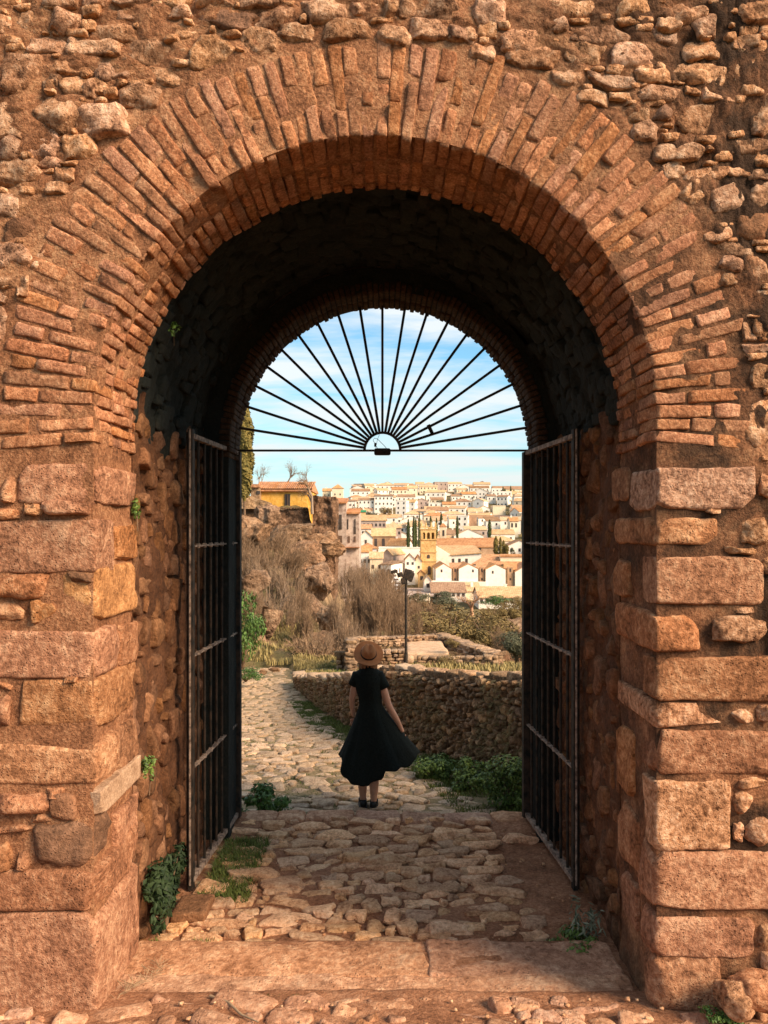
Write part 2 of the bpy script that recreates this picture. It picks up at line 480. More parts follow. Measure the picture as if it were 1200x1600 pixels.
# passage: step out, then walls and vault
XPR, RP = 1.535, 1.62
cp0 = arch_curve(-0.03, 0.62, RP, YR, rx=XPR); cp1 = arch_curve(-0.03, 0.62, RP, YI, rx=XPR)
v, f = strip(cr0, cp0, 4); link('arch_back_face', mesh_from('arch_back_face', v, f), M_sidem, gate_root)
v, f = strip(cp0, cp1, 90)
ctr = np.stack([np.full(len(v), -0.03), v[:, 1], np.minimum(v[:, 2], 0.62)], 1)
nr = ctr - v; nr /= np.linalg.norm(nr, axis=1, keepdims=True)
v = v + nr * (fbm(v * 3, 3, 6) * 0.04 + fbm(v * 11, 4, 7) * 0.035)[:, None]
nv = 90
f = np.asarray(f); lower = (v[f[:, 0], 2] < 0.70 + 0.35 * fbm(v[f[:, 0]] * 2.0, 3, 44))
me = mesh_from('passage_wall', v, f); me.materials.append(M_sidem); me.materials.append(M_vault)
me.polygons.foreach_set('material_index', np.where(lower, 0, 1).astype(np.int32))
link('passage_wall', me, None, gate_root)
# inner wall with the gate opening
XI, ZI, RI = 0.0, 0.70, 1.335
ci0 = arch_curve(XI, ZI, RI, YI); ci1 = arch_curve(XI, ZI, RI, YB)
v, f = strip(cp1, ci0, 30)
v[:, 1] -= fbm(v * 6, 3, 11) * 0.015
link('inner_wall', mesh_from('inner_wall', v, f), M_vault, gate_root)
v, f = strip(ci0, ci1, 14)
ctr = np.stack([np.full(len(v), XI), v[:, 1], np.minimum(v[:, 2], ZI)], 1)
nr = ctr - v; nr /= np.linalg.norm(nr, axis=1, keepdims=True)
v = v + nr * (fbm(v * 12, 3, 7) * 0.010 - 0.006)[:, None]
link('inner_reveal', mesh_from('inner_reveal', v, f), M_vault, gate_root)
v, f = strip(ci1, rect_curve(XI, ZI, -7.5, 2.45, 3.6, YB), 40, 1.6)
v[:, 1] += fbm(v * 3, 3, 12) * 0.03
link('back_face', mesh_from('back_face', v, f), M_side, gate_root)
# top and outer ends of the wall
link('wall_top', mesh_from('wall_top', *box(-7.5, 2.45, YF, YB, 3.59, 3.75), smooth=False), M_front, gate_root)

link('wall_end', mesh_from('wall_end', *rough_block((.1, YB - YF, 6.8), 20, .03, .03, 3, 0)), M_front, gate_root, (2.45, (YF + YB) / 2, .2))  # end set here, out of view, so the sun reaches the path
# ---- arch bricks: 72 courses over the half circle, two bricks deep on the face, more along the soffit
def brick_mesh(L, Wd, H, n=4):
    return rough_block((L, Wd, H), n, 0.016, 0.0045, 22, 0.10)
def radial(name, mat, r0, r1, th, y0, y1, t, n=4, jr=0.0):
    """a brick between radii r0, r1 and depths y0, y1, t thick, lying along the radius at angle th"""
    L = r1 - r0
    v_, f_ = rough_block((L, y1 - y0, t), n + 2, min(0.010, t * .25), 0.008, 24, 0.16, wfreq=9)
    a = th + jr
    c, s = math.cos(a), math.sin(a)
    p = np.empty_like(v_)
    p[:, 0] = v_[:, 0] * c - v_[:, 2] * s; p[:, 1] = v_[:, 1]; p[:, 2] = v_[:, 0] * s + v_[:, 2] * c
    rm = (r0 + r1) / 2
    loc = Vector((XC + rm * math.cos(th), (y0 + y1) / 2, ZC_ + rm * math.sin(th)))
    return link('brick', mesh_from('brick', p, f_), mat, gate_root, loc)
NCR = 74
for i in range(NCR):
    th = R(-5.5) + (PI + R(11)) * (i + 0.5) / NCR
    bt = 1.467 * (PI + R(11)) / NCR
    th += rnd.uniform(-.0025, .0025)
    r_out = RF + 0.50 + rnd.uniform(-0.05, 0.02) - 0.06 * max(0, math.cos(th)) * (1 if rnd.random() < .4 else 0)
    # long and short bricks in turn; narrow mortar gap between them
    if i % 2 == 0: cut = RF + rnd.uniform(0.27, 0.33)
    else: cut = RF + rnd.uniform(0.13, 0.19)
    pr = [rnd.uniform(0.006, 0.020) for _ in range(3)]
    k1 = bt * 0.78 * rnd.uniform(.88, 1.08)
    segs = [(RF - rnd.uniform(0.004, 0.014), cut - 0.007), (cut + 0.007, r_out)]
    if segs[1][1] - segs[1][0] > 0.36 and rnd.random() < .3:
        mcut = segs[1][0] + rnd.uniform(.14, .2); segs = [segs[0], (segs[1][0], mcut - .012), (mcut + .012, segs[1][1])]
    for q, (ra, rb) in enumerate(segs):
        if q == len(segs) - 1 and rnd.random() < .02: continue
        tt = bt * .90 * rnd.uniform(.86, 1.03) * ((ra + rb) / 2) / RF
        m_ = M_brick
        radial('brick', m_, ra, rb, th, YF - rnd.uniform(0.004, 0.011), YF + (0.26 if q == 0 else 0.1), tt, 4, rnd.uniform(-.02, .02))
    # soffit bricks behind
    ya = YF + 0.28
    while ya < YR + 0.0:
        yb = min(ya + (0.14 if rnd.random() < .5 else 0.28), YR + 0.012)
        if YR - yb < 0.06: yb = YR + rnd.uniform(-.01, .03)
        if rnd.random() > .03:
            radial('brick', M_brick, RF - rnd.uniform(0.0, 0.022), RF + 0.08, th + rnd.uniform(-.003, .003), ya + .006, yb - .006, bt * 0.86 * rnd.uniform(.88, 1.04), 3)
        ya = yb
# inner arch bricks
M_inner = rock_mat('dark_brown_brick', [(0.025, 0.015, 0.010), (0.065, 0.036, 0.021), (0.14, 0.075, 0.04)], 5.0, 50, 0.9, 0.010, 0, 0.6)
lst = []
for i in range(92):
    th = R(-4) + (PI + R(8)) * (i + .5) / 92
    for (ya, yb, ex) in ((YI - 0.012, YI + 0.24, 0.09), (YI + .25, YB + .01, 0.08)):
        v_, f_ = rough_block((ex, yb - ya, 0.043), 3, 0.008, 0.006, 20, 0.12)
        r0 = RI - rnd.uniform(0.002, 0.018); rm = r0 + ex / 2
        c, s = math.cos(th), math.sin(th)
        p = np.empty_like(v_)
        p[:, 0] = XI + (v_[:, 0] + rm) * c - v_[:, 2] * s; p[:, 1] = v_[:, 1] + (ya + yb) / 2; p[:, 2] = ZI + (v_[:, 0] + rm) * s + v_[:, 2] * c
        lst.append((p, f_))
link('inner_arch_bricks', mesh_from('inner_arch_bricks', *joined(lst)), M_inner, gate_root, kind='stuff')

# ---- stones of the front face, from left to right and top to bottom: x0, y0, x1, y1 in photograph pixels on the wall plane
def face_stone(x0, y0, x1, y1, mat=None, out=0.04, rot=0.0, n=8, r=0.5, warp=0.22, name='stone', fac=0.25):
    w, h = (x1 - x0) / 300.0, (y1 - y0) / 300.0
    dp = 0.16
    mat = mat or M_stone
    v_, f_ = rough_block((w, dp, h), n, min(w, h, dp) * r * .62, 0.026 if min(w, h) > .1 else .015, 15, warp, faceted=fac, outline=.20, face=.022, chips=14, chipd=(.74, .97))
    if rot: v_ = np_rot(v_, Matrix.Rotation(R(rot), 3, 'Y'))
    # shape the visible side: crowned
    loc = P((x0 + x1) / 2, (y0 + y1) / 2, YF); loc.y = YF - out + dp / 2
    return link(name, mesh_from(name, v_, f_), mat, gate_root, loc)
LT = [(0,78,66,148),(44,57,104,84),(108,62,180,84),(150,42,212,62),(218,38,238,66),(255,38,310,56),(190,65,277,97),(295,55,365,105),
 (150,95,218,126),(93,120,166,146),(230,105,307,130),(185,138,252,163),(52,150,122,198,22),(122,163,200,215),(-8,158,45,212),(42,203,100,246),(102,212,150,246,-10),
 (-5,215,30,247),(82,262,120,284),(-6,252,70,292),(40,303,80,338),(0,345,68,376,0,'d'),(-6,415,25,445),(75,118,83,140),(82,88,145,112),(32,15,70,55),
 (82,18,130,45),(-6,22,18,50),(55,-8,120,9),(170,12,255,35),(265,10,298,30),(305,12,395,42,4,'d'),(405,12,467,36),(472,-6,548,30),(375,40,432,78),(435,38,500,66),
 (500,30,590,62),(545,-8,604,22),(-6,302,28,340),(28,258,60,278),(-6,380,48,412),(52,395,76,420),(-4,455,8,470),(20,352,40,372),(10,118,40,152,0,'d'),(72,118,92,140),
 (30,430,40,462),(-8,486,5,523),(130,-8,168,8),(180,-10,240,8),(250,-10,300,6),(310,-10,360,8),(370,-12,440,8),(135,128,150,152),(60,246,90,258),(70,285,100,300)]
RT = [(655,-4,732,30),(622,-2,652,28),(740,-4,800,35),(807,8,852,42,0,'p'),(848,25,890,50),(855,-5,945,25),(775,47,855,80),(792,77,877,105),(895,37,992,70),
 (882,62,943,107),(950,68,1040,102),(960,-3,1025,28),(1040,-2,1110,30,-22),(1085,20,1128,57),(1015,47,1070,70),(1062,65,1140,95),(1145,60,1182,75),(1150,8,1206,42),
 (865,111,910,132),(925,118,988,135,8),(900,141,955,159,4),(995,110,1045,128),(1058,100,1140,130,3),(1143,85,1206,130),(993,138,1067,157),(1098,135,1150,155,6),
 (1050,158,1158,210),(1177,150,1206,207),(949,166,1016,190),(1022,168,1048,186,0,'d'),(988,190,1030,220),(1030,225,1105,248),(1118,217,1206,238),(1035,257,1072,280),
 (1075,260,1140,280),(1142,257,1175,275),(1105,282,1165,330),(1067,282,1103,322,35),(1165,285,1206,330),(1100,335,1145,347),(1145,335,1206,373,0,'d'),(1102,355,1140,375),
 (1117,380,1175,398),(1125,406,1158,420),(1160,402,1206,445),(1146,452,1206,484),(1162,499,1175,526),(1182,496,1206,525),(1163,538,1206,551,4),(1182,566,1210,607),
 (1168,621,1210,709),(600,42,640,70),(645,34,700,58),(705,36,745,66),(600,0,620,26),(1180,240,1206,256),(1178,262,1206,282),(1120,298,1134,320),
 (740,70,772,92),(700,40,740,60),(1130,430,1146,446),(1120,156,1134,170),(1030,30,1060,46)]
for lst_ in (LT, RT):
    for s_ in lst_:
        x0, y0, x1, y1 = s_[:4]; rot = s_[4] if len(s_) > 4 else rnd.uniform(-4, 4)
        kind = s_[5] if len(s_) > 5 else ''
        mat = {'d': M_dark, 'p': M_pale}.get(kind, M_stone)
        big = (x1 - x0) * (y1 - y0) > 1300
        face_stone(x0 - 6, y0 - 5, x1 + 6, y1 + 5, mat, rnd.uniform(0.008, 0.028), rot, 15 if big else 9)

# outer field of stones beyond the frame, laid in rough courses
def free(x, z, w, h):
    if math.hypot(x - XC, max(z - ZC_, 0)) - max(w, h) / 2 < RF + 0.52 and z > ZC_ - .3: return False
    return True
z = -2.3
while z < 3.4:
    hh = rnd.uniform(0.16, 0.30)
    for sx in (-1, 1):
        x = 2.06 if sx > 0 else 2.06
        while x < (7.2 if sx < 0 else 2.3):
            ww = rnd.uniform(0.22, 0.5)
            if sx > 0: ww = 2.47 - x
            if z < 2.78 or True:
                v_, f_ = rough_block((ww * .92, .16, hh * .86), 4, .03, .014, 12, .2, faceted=.2, chips=6)
                if rnd.random() < .9 and len([1]) :
                    OUT = globals().setdefault('outer_l', [])
                    OUT.append((v_ + np.array([sx * (x + ww / 2), YF + .035, z + hh / 2]), f_))
            x += ww
    if z > 2.80:
        x = -2.06
        while x < 2.06:
            ww = rnd.uniform(0.22, 0.5)
            v_, f_ = rough_block((ww * .92, .16, hh * .86), 4, .03, .014, 12, .2, faceted=.2, chips=6)
            outer_l.append((v_ + np.array([x + ww / 2, YF + .035, z + hh / 2]), f_)); x += ww
    z += hh
link('outer_rubble', mesh_from('outer_rubble', *joined(outer_l)), M_stone, gate_root, kind='stuff')

# ---- pier blocks. corner blocks turn from the face into the reveal
XL, XR = XC - RF, XC + RF
def corner_block(side, xa, y0, y1, back=213, mat=None, out=0.022, inn=0.018, n=10, r=0.028, warp=0.07, amp=0.010, xb=None, D0=YF):
    """side -1/+1; xa: far pixel column of the face; y0,y1 pixel rows on the face; back: pixel column where the return ends"""
    mat = mat or M_block
    xcor = XL if side < 0 else XR
    xfar = (xa - 600) * YF / F
    z1, z0 = (825 - y0) * YF / F, (825 - y1) * YF / F
    yb = min(abs(xcor) * F / abs(600 - back), YR + 0.03) if back else YF + .25
    cx0, cx1 = (xfar, xcor + inn) if side < 0 else (xcor - inn, xfar)
    if xb is not None: cx1 = (xb - 600) * YF / F
    out *= .55; z0 -= .012; z1 += .012
    sz = (cx1 - cx0, yb - (YF - out), z1 - z0)
    v_, f_ = rough_block(sz, n + 6, r * .8, amp * 1.5, 14, warp * .9, faceted=.3, wfreq=4.0, chips=10, chipd=(.90, .985))
    return link('block', mesh_from('block', v_, f_), mat, gate_root, ((cx0 + cx1) / 2, (YF - out + yb) / 2, (z0 + z1) / 2))
def reveal_block(side, xa, xb, y0, y1, mat=None, inn=0.02, n=7):
    """a stone that shows only in the reveal, between pixel columns xa (near) and xb (deep)"""
    xcor = XL if side < 0 else XR
    ya, yb = abs(xcor) * F / abs(600 - xa), abs(xcor) * F / abs(600 - xb)
    ym = (ya + yb) / 2
    z1, z0 = (825 - y0) * ym / F, (825 - y1) * ym / F
    v_, f_ = rough_block((0.16, yb - ya, z1 - z0), n + 4, .018, .012, 14, .12, faceted=.3, chips=8, chipd=(.85, .98))
    cx = xcor + (inn - .08) * (1 if side < 0 else -1)
    return link('block', mesh_from('block', v_, f_), mat or M_block, gate_root, (cx, ym, (z0 + z1) / 2))
M_yel = rock_mat('yellow_sandstone', [(0.17, 0.07, 0.026), (0.50, 0.24, 0.095), (0.80, 0.46, 0.22)], 3.0, 45, 0.9, 0.012, 0.0, 0.6)
corner_block(-1, 28, 728, 784, 213, out=.03, n=14)
corner_block(-1, -60, 814, 893, 176, n=14, mat=M_pale if False else None)
reveal_block(-1, 181, 212, 820, 874)
corner_block(-1, 96, 890, 969, 212, mat=M_yel, out=.02)
corner_block(-1, -60, 988, 1057, 183, n=14, out=.025)
reveal_block(-1, 187, 213, 975, 1037)
corner_block(-1, 28, 1065, 1140, 210, n=12, out=.03)
corner_block(-1, -60, 1167, 1222, 176, n=14, out=.028)
reveal_block(-1, 178, 212, 1130, 1195)
corner_block(-1, 136, 1240, 1273, 213, mat=M_pale, out=.035, inn=.045, n=8, r=.012, warp=.03, amp=.005)
corner_block(-1, 80, 1243, 1276, None, mat=M_dark, out=.05, xb=120)
corner_block(-1, 50, 1283, 1356, 172, mat=M_dark, out=.05, r=.10, warp=.18, amp=.02)
reveal_block(-1, 177, 212, 1250, 1313)
corner_block(-1, -60, 1362, 1419, 213, out=.055, inn=.03, n=14, r=.04)
corner_block(-1, -60, 1428, 1590, 213, out=.05, inn=.03, n=16, r=.02, warp=.03)
for s_ in [(66,782,181,806,3,'o'),(0,738,28,790),(-10,897,80,933,0,'o'),(107,893,149,910,6,'d'),(-10,940,37,970),(39,936,87,973),(-4,1066,22,1077),(-6,1088,17,1140),
           (102,1056,122,1066),(70,1230,101,1247),(-6,1237,80,1270,0,'o'),(50,1267,83,1287),(-4,1287,53,1300),(-8,1313,25,1360),(27,1323,47,1360),(40,785,64,806),(-6,792,36,812),
           (60,790,68,800)]:
    x0, y0, x1, y1 = s_[:4]; kd = s_[5] if len(s_) > 5 else ''
    face_stone(x0, y0, min(x1, 150 + 0 * x1) if kd != 'o' else min(x1, 152), y1, M_dark if kd == 'd' else M_block, 0.055 if kd == 'o' else 0.03, s_[4] if len(s_) > 4 else 0, 8)
# right pier
corner_block(1, 1184, 734, 793, 990, mat=M_stone, out=.045, n=14, warp=.10)
reveal_block(1, 985, 960, 730, 782)
corner_block(1, 1123, 812, 849, 962, out=.03, n=10)
corner_block(1, 1192, 874, 941, 1003, out=.035, n=14, warp=.10)
reveal_block(1, 985, 962, 875, 930)
corner_block(1, 1094, 962, 1014, 962, out=.03, n=12, warp=.12)
corner_block(1, 1230, 1030, 1091, 1008, out=.04, n=14)
corner_block(1, 1130, 1100, 1133, 968, mat=M_stone, out=.03, n=10)
corner_block(1, 1230, 1144, 1206, 1000, out=.035, n=14)
reveal_block(1, 992, 968, 1140, 1235)
corner_block(1, 1140, 1222, 1325, 1010, mat=M_stone, out=.04, n=14)
reveal_block(1, 1000, 972, 1262, 1350)
corner_block(1, 1230, 1332, 1420, 1003, out=.045, n=14, r=.04)
reveal_block(1, 998, 975, 1370, 1440)
corner_block(1, 1178, 1436, 1493, 1008, out=.03, n=12)
corner_block(1, 1130, 1496, 1580, 1012, out=.07, n=10, r=.08, warp=.15, amp=.02)
for s_ in [(1147,805,1206,855),(1117,960,1206,1003),(1143,1105,1177,1130),(1144,1234,1181,1270),(1161,1272,1206,1325),(1183,1438,1206,1475),(1190,870,1206,900),(1186,738,1206,780),
           (1130,855,1180,866),(1150,948,1180,958),(1100,795,1130,802),(1182,1100,1206,1128),(1146,1215,1200,1230),(1145,1285,1160,1315),(1184,1480,1206,1515)]:
    face_stone(*s_[:4], M_stone, .035, rnd.uniform(-4, 4), 8)

# ---- rubble of the passage side walls
def pack(x0, x1, z0, z1, wr, hr, tries, sep=0.5, ok=None, aniso=1.0):
    """darts: larger first; returns x, z, half-width, half-height"""
    got = np.zeros((0, 4))
    for t_ in range(tries):
        s = 1 - 0.65 * t_ / tries
        w = rnd.uniform(*wr) * s / 2; h = rnd.uniform(*hr) * s / 2
        x = rnd.uniform(x0, x1); z = rnd.uniform(z0, z1)
        if ok and not ok(x, z): continue
        if len(got):
            dx = np.abs(got[:, 0] - x) / (got[:, 2] + w); dz = np.abs(got[:, 1] - z) / (got[:, 3] + h)
            if ((dx ** 2.6 + dz ** 2.6) ** (1 / 2.6) < 2 * sep).any(): continue
        got = np.vstack([got, [x, z, w, h]])
    return got
# small pinning stones between the larger ones of the face
boxes = np.array([[(a + c) / 2, (b + d) / 2, (c - a) / 2, (d - b) / 2] for a, b, c, d in [tuple(s_[:4]) for s_ in LT + RT]])
fill = []
for t_ in range(16000):
    sc_ = 1 - .65 * t_ / 16000
    w, h = rnd.uniform(26, 74) * sc_, rnd.uniform(12, 28) * sc_
    x, y = rnd.uniform(0, 1200), rnd.uniform(0, 720)
    X, Z = (x - 600) / 300, (825 - y) / 300
    rr_ = math.hypot(X - XC, max(Z - ZC_, 0))
    if Z < ZC_ and not (abs(X - XC) > RF + .53): continue
    if rr_ < RF + .56: continue
    dx = np.abs(boxes[:, 0] - x) / (boxes[:, 2] + w / 2 - 2.5); dy = np.abs(boxes[:, 1] - y) / (boxes[:, 3] + h / 2 - 1.5)
    if ((dx ** 3 + dy ** 3) < 1).any(): continue
    boxes = np.vstack([boxes, [x, y, w / 2, h / 2]])
    v_, f_ = rough_block((w / 300, .1, h / 300), 5, .012, .010, 22, .2, faceted=.3, outline=.15, chips=8, chipd=(.75, .97))
    v_ = np_rot(v_, Matrix.Rotation(rnd.uniform(-.15, .15), 3, 'Y'))
    fill.append((v_ + np.array([X, YF + .05 - rnd.uniform(.010, .028), Z]), f_))
link('pinning_stones', mesh_from('pinning_stones', *joined(fill)), M_stone, gate_root, kind='stuff')
for side in (-1, 1):
    xs = -0.03 + side * XPR
    g = pack(YR + .02, YI - .05, -2.75, 0.7, (0.10, 0.22), (0.10, 0.30), 1500, 0.50)
    for (y, z, w, h) in g:
        v_, f_ = rough_block((0.14, w * 2, h * 2), 6, 0.03, 0.014, 14, 0.3, faceted=.3, chips=9, chipd=(.72, .95))
        v_ = np_rot(v_, Matrix.Rotation(rnd.uniform(-.4, .4), 3, 'X'))
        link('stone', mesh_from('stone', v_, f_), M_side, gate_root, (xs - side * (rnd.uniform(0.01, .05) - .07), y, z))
lst = []
for t_ in range(420):
    th = rnd.uniform(.04, PI - .04); y = rnd.uniform(YR + .05, YI - .08); w, h = rnd.uniform(.10, .26), rnd.uniform(.07, .16)
    v_, f_ = rough_block((.08, w, h), 4, .012, .012, 14, .3, faceted=.3, chips=6, chipd=(.75, .95))
    c, s = math.cos(th), math.sin(th); p = np.empty_like(v_)
    p[:, 0] = -.03 + (XPR + .012) * c + v_[:, 0] * c - v_[:, 2] * s; p[:, 1] = y + v_[:, 1]; p[:, 2] = .62 + (RP + .012) * s + v_[:, 0] * s + v_[:, 2] * c
    lst.append((p, f_))
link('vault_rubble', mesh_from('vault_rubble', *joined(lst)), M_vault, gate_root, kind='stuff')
# low boundary wall running on from the gateway, outside the frame
bw = empty('boundary_wall', (6, 5.0, -3), 'low rubble boundary wall running on from the gateway', 'wall'); ABS[bw.name] = Vector((6, 5.0, -3))
v_, f_ = rough_block((9, .7, 2.3), 30, .06, .05, 2.5, 0)
link('core', mesh_from('core', v_, f_), M_front, bw, (7.0, 5.0, -2.1))
lst = []
z = -3.0
while z < -1.1:
    hh = rnd.uniform(.14, .24); x = 2.6
    while x < 11.4:
        ww = rnd.uniform(.2, .5); v_, f_ = rough_block((ww * .93, .16, hh * .88), 4, .02, .014, 12, .25, chips=6, chipd=(.75, .95)); lst.append((v_ + np.array([x + ww / 2, 4.68, z + hh / 2]), f_)); x += ww
    z += hh
link('rubble', mesh_from('rubble', *joined(lst)), M_stone, bw, kind='stuff')
# ================================================================ iron gate leaves and fan light
def leaf(side, label):
    Yh, Yn = 7.0, 5.68
    xh = (370 - 600) * 7.0 / F if side < 0 else (823 - 600) * 7.0 / F
    xn = (299 - 600) * 5.68 / F if side < 0 else (898 - 600) * 5.68 / F
    zt, zb_ = 0.68, -2.63
    a, b = Vector((xh, Yh, 0)), Vector((xn, Yn, 0))
    t = (b - a).normalized(); nrm = Vector((t.y, -t.x, 0))
    root = empty('iron_gate_leaf', (xh, Yh, zb_), label, 'gate', 'pair of iron gate leaves')
    ABS[root.name] = Vector((xh, Yh, zb_))
    def bx(name, p, q, w, d, mat=M_iron):
        # w across the leaf plane direction nrm, d along t
        v_, f_ = bar(p, q, w, d, up=t)
        return link(name, mesh_from(name, v_, f_, smooth=False), mat, root)
    up = lambda p, z: Vector((p.x, p.y, z))
    bx('frame_post', up(a, zb_), up(a, zt + .01), 0.075, 0.06)
    bx('frame_post', up(b, zb_ - .04), up(b, zt + .05), 0.035, 0.055)
    v_, f_ = bar(up(b - t * .02, zb_ - .04) - nrm * side * 0.03 , up(b - t * .02, zt + .03) - nrm * side * .03, 0.05, 0.012, up=nrm)
    link('closing_plate', mesh_from('closing_plate', v_, f_, smooth=False), M_iron, root)
    v_, f_ = bar(up(b + t * .031, zb_), up(b + t * .031, zt + .05), 0.012, 0.012, up=t)
    link('edge_strip', mesh_from('edge_strip', v_, f_, smooth=False), M_rust, root)
    for z, nm in ((zt, 'top_rail'), (zb_ + .03, 'bottom_rail')):
        bx(nm, up(a, z), up(b, z), 0.035, 0.045, M_rust)
    for z in (-0.135, -0.95, -1.78):
        lst = [bar(up(a, z), up(b, z), 0.012, 0.030, up=t)]
        for k in range(1, 8):
            p = a.lerp(b, k / 8)
            v2, f2 = rough_block((.034, .034, .040), 2, .01, 0, 1, 0)
            lst.append((v2 + np.array([p.x, p.y, z]), f2))
        v_ = joined(lst); link('cross_rail', mesh_from('cross_rail', *v_, smooth=False), M_rust, root)
    for k in range(1, 8):
        p = a.lerp(b, k / 8)
        v_, f_ = tube([up(p, zb_ + .03), up(p, zt)], 0.011, 6)
        link('bar', mesh_from('bar', v_, f_), M_iron, root)
    # lock box and hinges
    for z in (-2.3, -0.9, 0.45):
        v_, f_ = tube([up(a, z) + nrm * side * .0 + Vector((-side * -.03, .03, 0)), up(a, z + .12) + Vector((side * .03, .03, 0))], 0.018, 8)
        link('hinge', mesh_from('hinge', v_, f_), M_iron, root)
    return root
leaf(-1, 'open black iron barred gate leaf beside the leafy climbing weed, rust along its free edge')
leaf(1, 'open black iron barred gate leaf in deep shade with bare dirt at its foot')

fan = empty('fan_grille', (0, 7.0, 0.70), 'semicircular iron fan grille of spreading bars in the top of the arch', 'grille')
ABS[fan.name] = Vector((0, 7.0, 0.70))
fc = P(597.5, 704, 7.0)
link('horizontal_bar', mesh_from('horizontal_bar', *bar((-1.36, 7.0, fc.z), (1.36, 7.0, fc.z), .024, .018), smooth=False), M_iron, fan)
ri = 28 * 7 / F
v_, f_ = tube([(fc.x + ri * math.cos(a_), 7.0, fc.z + ri * math.sin(a_)) for a_ in np.linspace(0, PI, 21)], 0.013, 6)
link('inner_ring', mesh_from('inner_ring', v_, f_), M_iron, fan)
for k in range(1, 20):
    a_ = R(9 * k)
    # run out to the arch
    dx, dz = math.cos(a_), math.sin(a_)
    t_ = 1.0
    while math.hypot(fc.x + dx * t_ - XI, max(fc.z + dz * t_ - ZI, 0)) < RI + .02 and t_ < 1.6: t_ += .004
    v_, f_ = tube([(fc.x + dx * ri, 7.0, fc.z + dz * ri), (fc.x + dx * t_, 7.0, fc.z + dz * t_)], 0.0125, 6)
    link('bar', mesh_from('bar', v_, f_), M_iron, fan)
p0 = P(672, 671, 7.0)
v_, f_ = bar(p0 + Vector((-.018, -.01, .04)), p0 + Vector((.018, -.01, -.035)), .035, .03)
link('clamp', mesh_from('clamp', v_, f_, smooth=False), M_iron, fan)
lampb = empty('passage_lamp', P(597.5, 706, 6.97), 'small dark box lamp fixed under the centre of the fan grille', 'lamp')
ABS[lampb.name] = P(597.5, 706, 6.97)
v_, f_ = rough_block((.15, .09, .062), 6, .018, 0, 1, 0)
link('housing', mesh_from('housing', v_, f_), M_iron, lampb, P(597.5, 706, 6.96))
w0 = P(589, 701, 6.97)
wl = [P(590, 701, 6.97), P(586, 694, 6.97), P(583, 688, 6.97), P(585, 684.5, 6.97), P(590, 686, 6.97), P(596, 692, 6.97), P(601, 697, 6.97), P(604, 701, 6.97)]
v_, f_ = tube(wl, 0.0025, 5); link('wire', mesh_from('wire', v_, f_), M_iron, lampb)
v_, f_ = tube([P(592, 670, 6.97), P(592.5, 680, 6.97), P(590, 686, 6.97), P(587, 700, 6.97)], 0.002, 5); link('wire', mesh_from('wire', v_, f_), M_iron, lampb)
v_, f_ = rough_block((.02, .02, .04), 3, .006, .004, 60, .2); link('wire_tangle', mesh_from('wire_tangle', v_, f_), M_iron, lampb, P(586.5, 695, 6.97))
# ================================================================ ground
I = np.interp
def Bz(y): return I(y, [-60, -30, 0, 3, 4.0, 4.75, 7.05, 7.25, 7.95, 10, 13, 18, 24, 30, 34, 40], [9, 4, -1.62, -2.33, -2.47, -2.58, -2.70, -2.82, -2.905, -3.13, -3.6, -4.3, -5.0, -5.6, -5.9, -6.4])
def XW(y): return I(y, [4, 7.0, 8.5, 12.88, 15, 18, 24, 31], [3.2, 2.31, 1.75, 0.107, -0.69, -1.42, -2.76, -3.9])
def Tz(y): return I(y, [4, 7.3, 8.5, 10.8, 12.9, 13.6, 15, 18, 24, 27, 31, 33], [-1.6, -1.64, -1.70, -2.09, -2.38, -2.5, -2.9, -3.52, -4.65, -4.95, -5.45, -5.7])
def XLf(y): return I(y, [7, 10, 20, 30, 34], [-2.5, -2.8, -4.3, -5.8, -6.2])
def Vz(y): return I(y, [32, 36, 45, 60, 80, 100, 150, 200, 226, 244, 300, 400, 500, 600, 700, 760, 900, 1500, 5000], [-5.7, -8, -11, -14, -16, -17.5, -20.5, -23.2, -23.0, -21.2, -15.5, -5, 6, 20, 33, 37, 36, 15, -60])
def Lz(y): return I(y, [31, 38, 45, 55, 65, 72, 76, 78.5, 85, 120, 200, 300], [-5.7, -6.3, -6.6, -6.2, -5.2, -4.2, -3.0, 1.0, 1.6, 3, 0, -10])
def sm(t): t = np.clip(t, 0, 1); return t * t * (3 - 2 * t)
def H(x, y, detail=True):
    x = np.asarray(x, float); y = np.asarray(y, float)
    b = Bz(y)
    # near part: path, bank at its side, terrace above the low wall
    xl = XLf(y); d = np.maximum(xl - x, 0)
    bank = np.minimum(d * 0.75, 2.2 + 0.25 * d) * sm((y - 7.1) / 1.5)
    ter = Tz(y)
    w = sm((x - XW(y) - 0.10) / 0.25) * sm((y - 7.2) / .3)
    near = (b + bank) * (1 - w) + ter * w
    # far part
    xe = -0.055 * y
    k = sm((xe - x) / (3 + 0.05 * y) + 0.5)
    dl = np.maximum(xe - x, 0)
    far = Vz(y) * (1 - k) + (Lz(y) + 0.20 * np.minimum(dl, 25) * sm((90 - y) / 20)) * k
    f = sm((y - 31) / 2.5)
    z = near * (1 - f) + far * f
    if detail:
        p = np.stack([x, y, np.zeros_like(x)], -1).reshape(-1, 3)
        n = fbm(p * 0.22, 4, 21).reshape(x.shape); n2 = fbm(p * 1.1, 3, 22).reshape(x.shape)
        rough = I(y, [0, 9, 30, 36, 80, 120, 300], [0.0, 0.02, .05, 1.0, 1.0, .5, .3])
        rl = np.where((x < xl) & (y < 36) & (y > 7.5), np.clip((xl - x) * .35, 0, .5), 0)
        a = np.maximum(rough, rl)
        z = z + a * (n * 1.1 + n2 * 0.45) * (1 if True else 0)
    return z
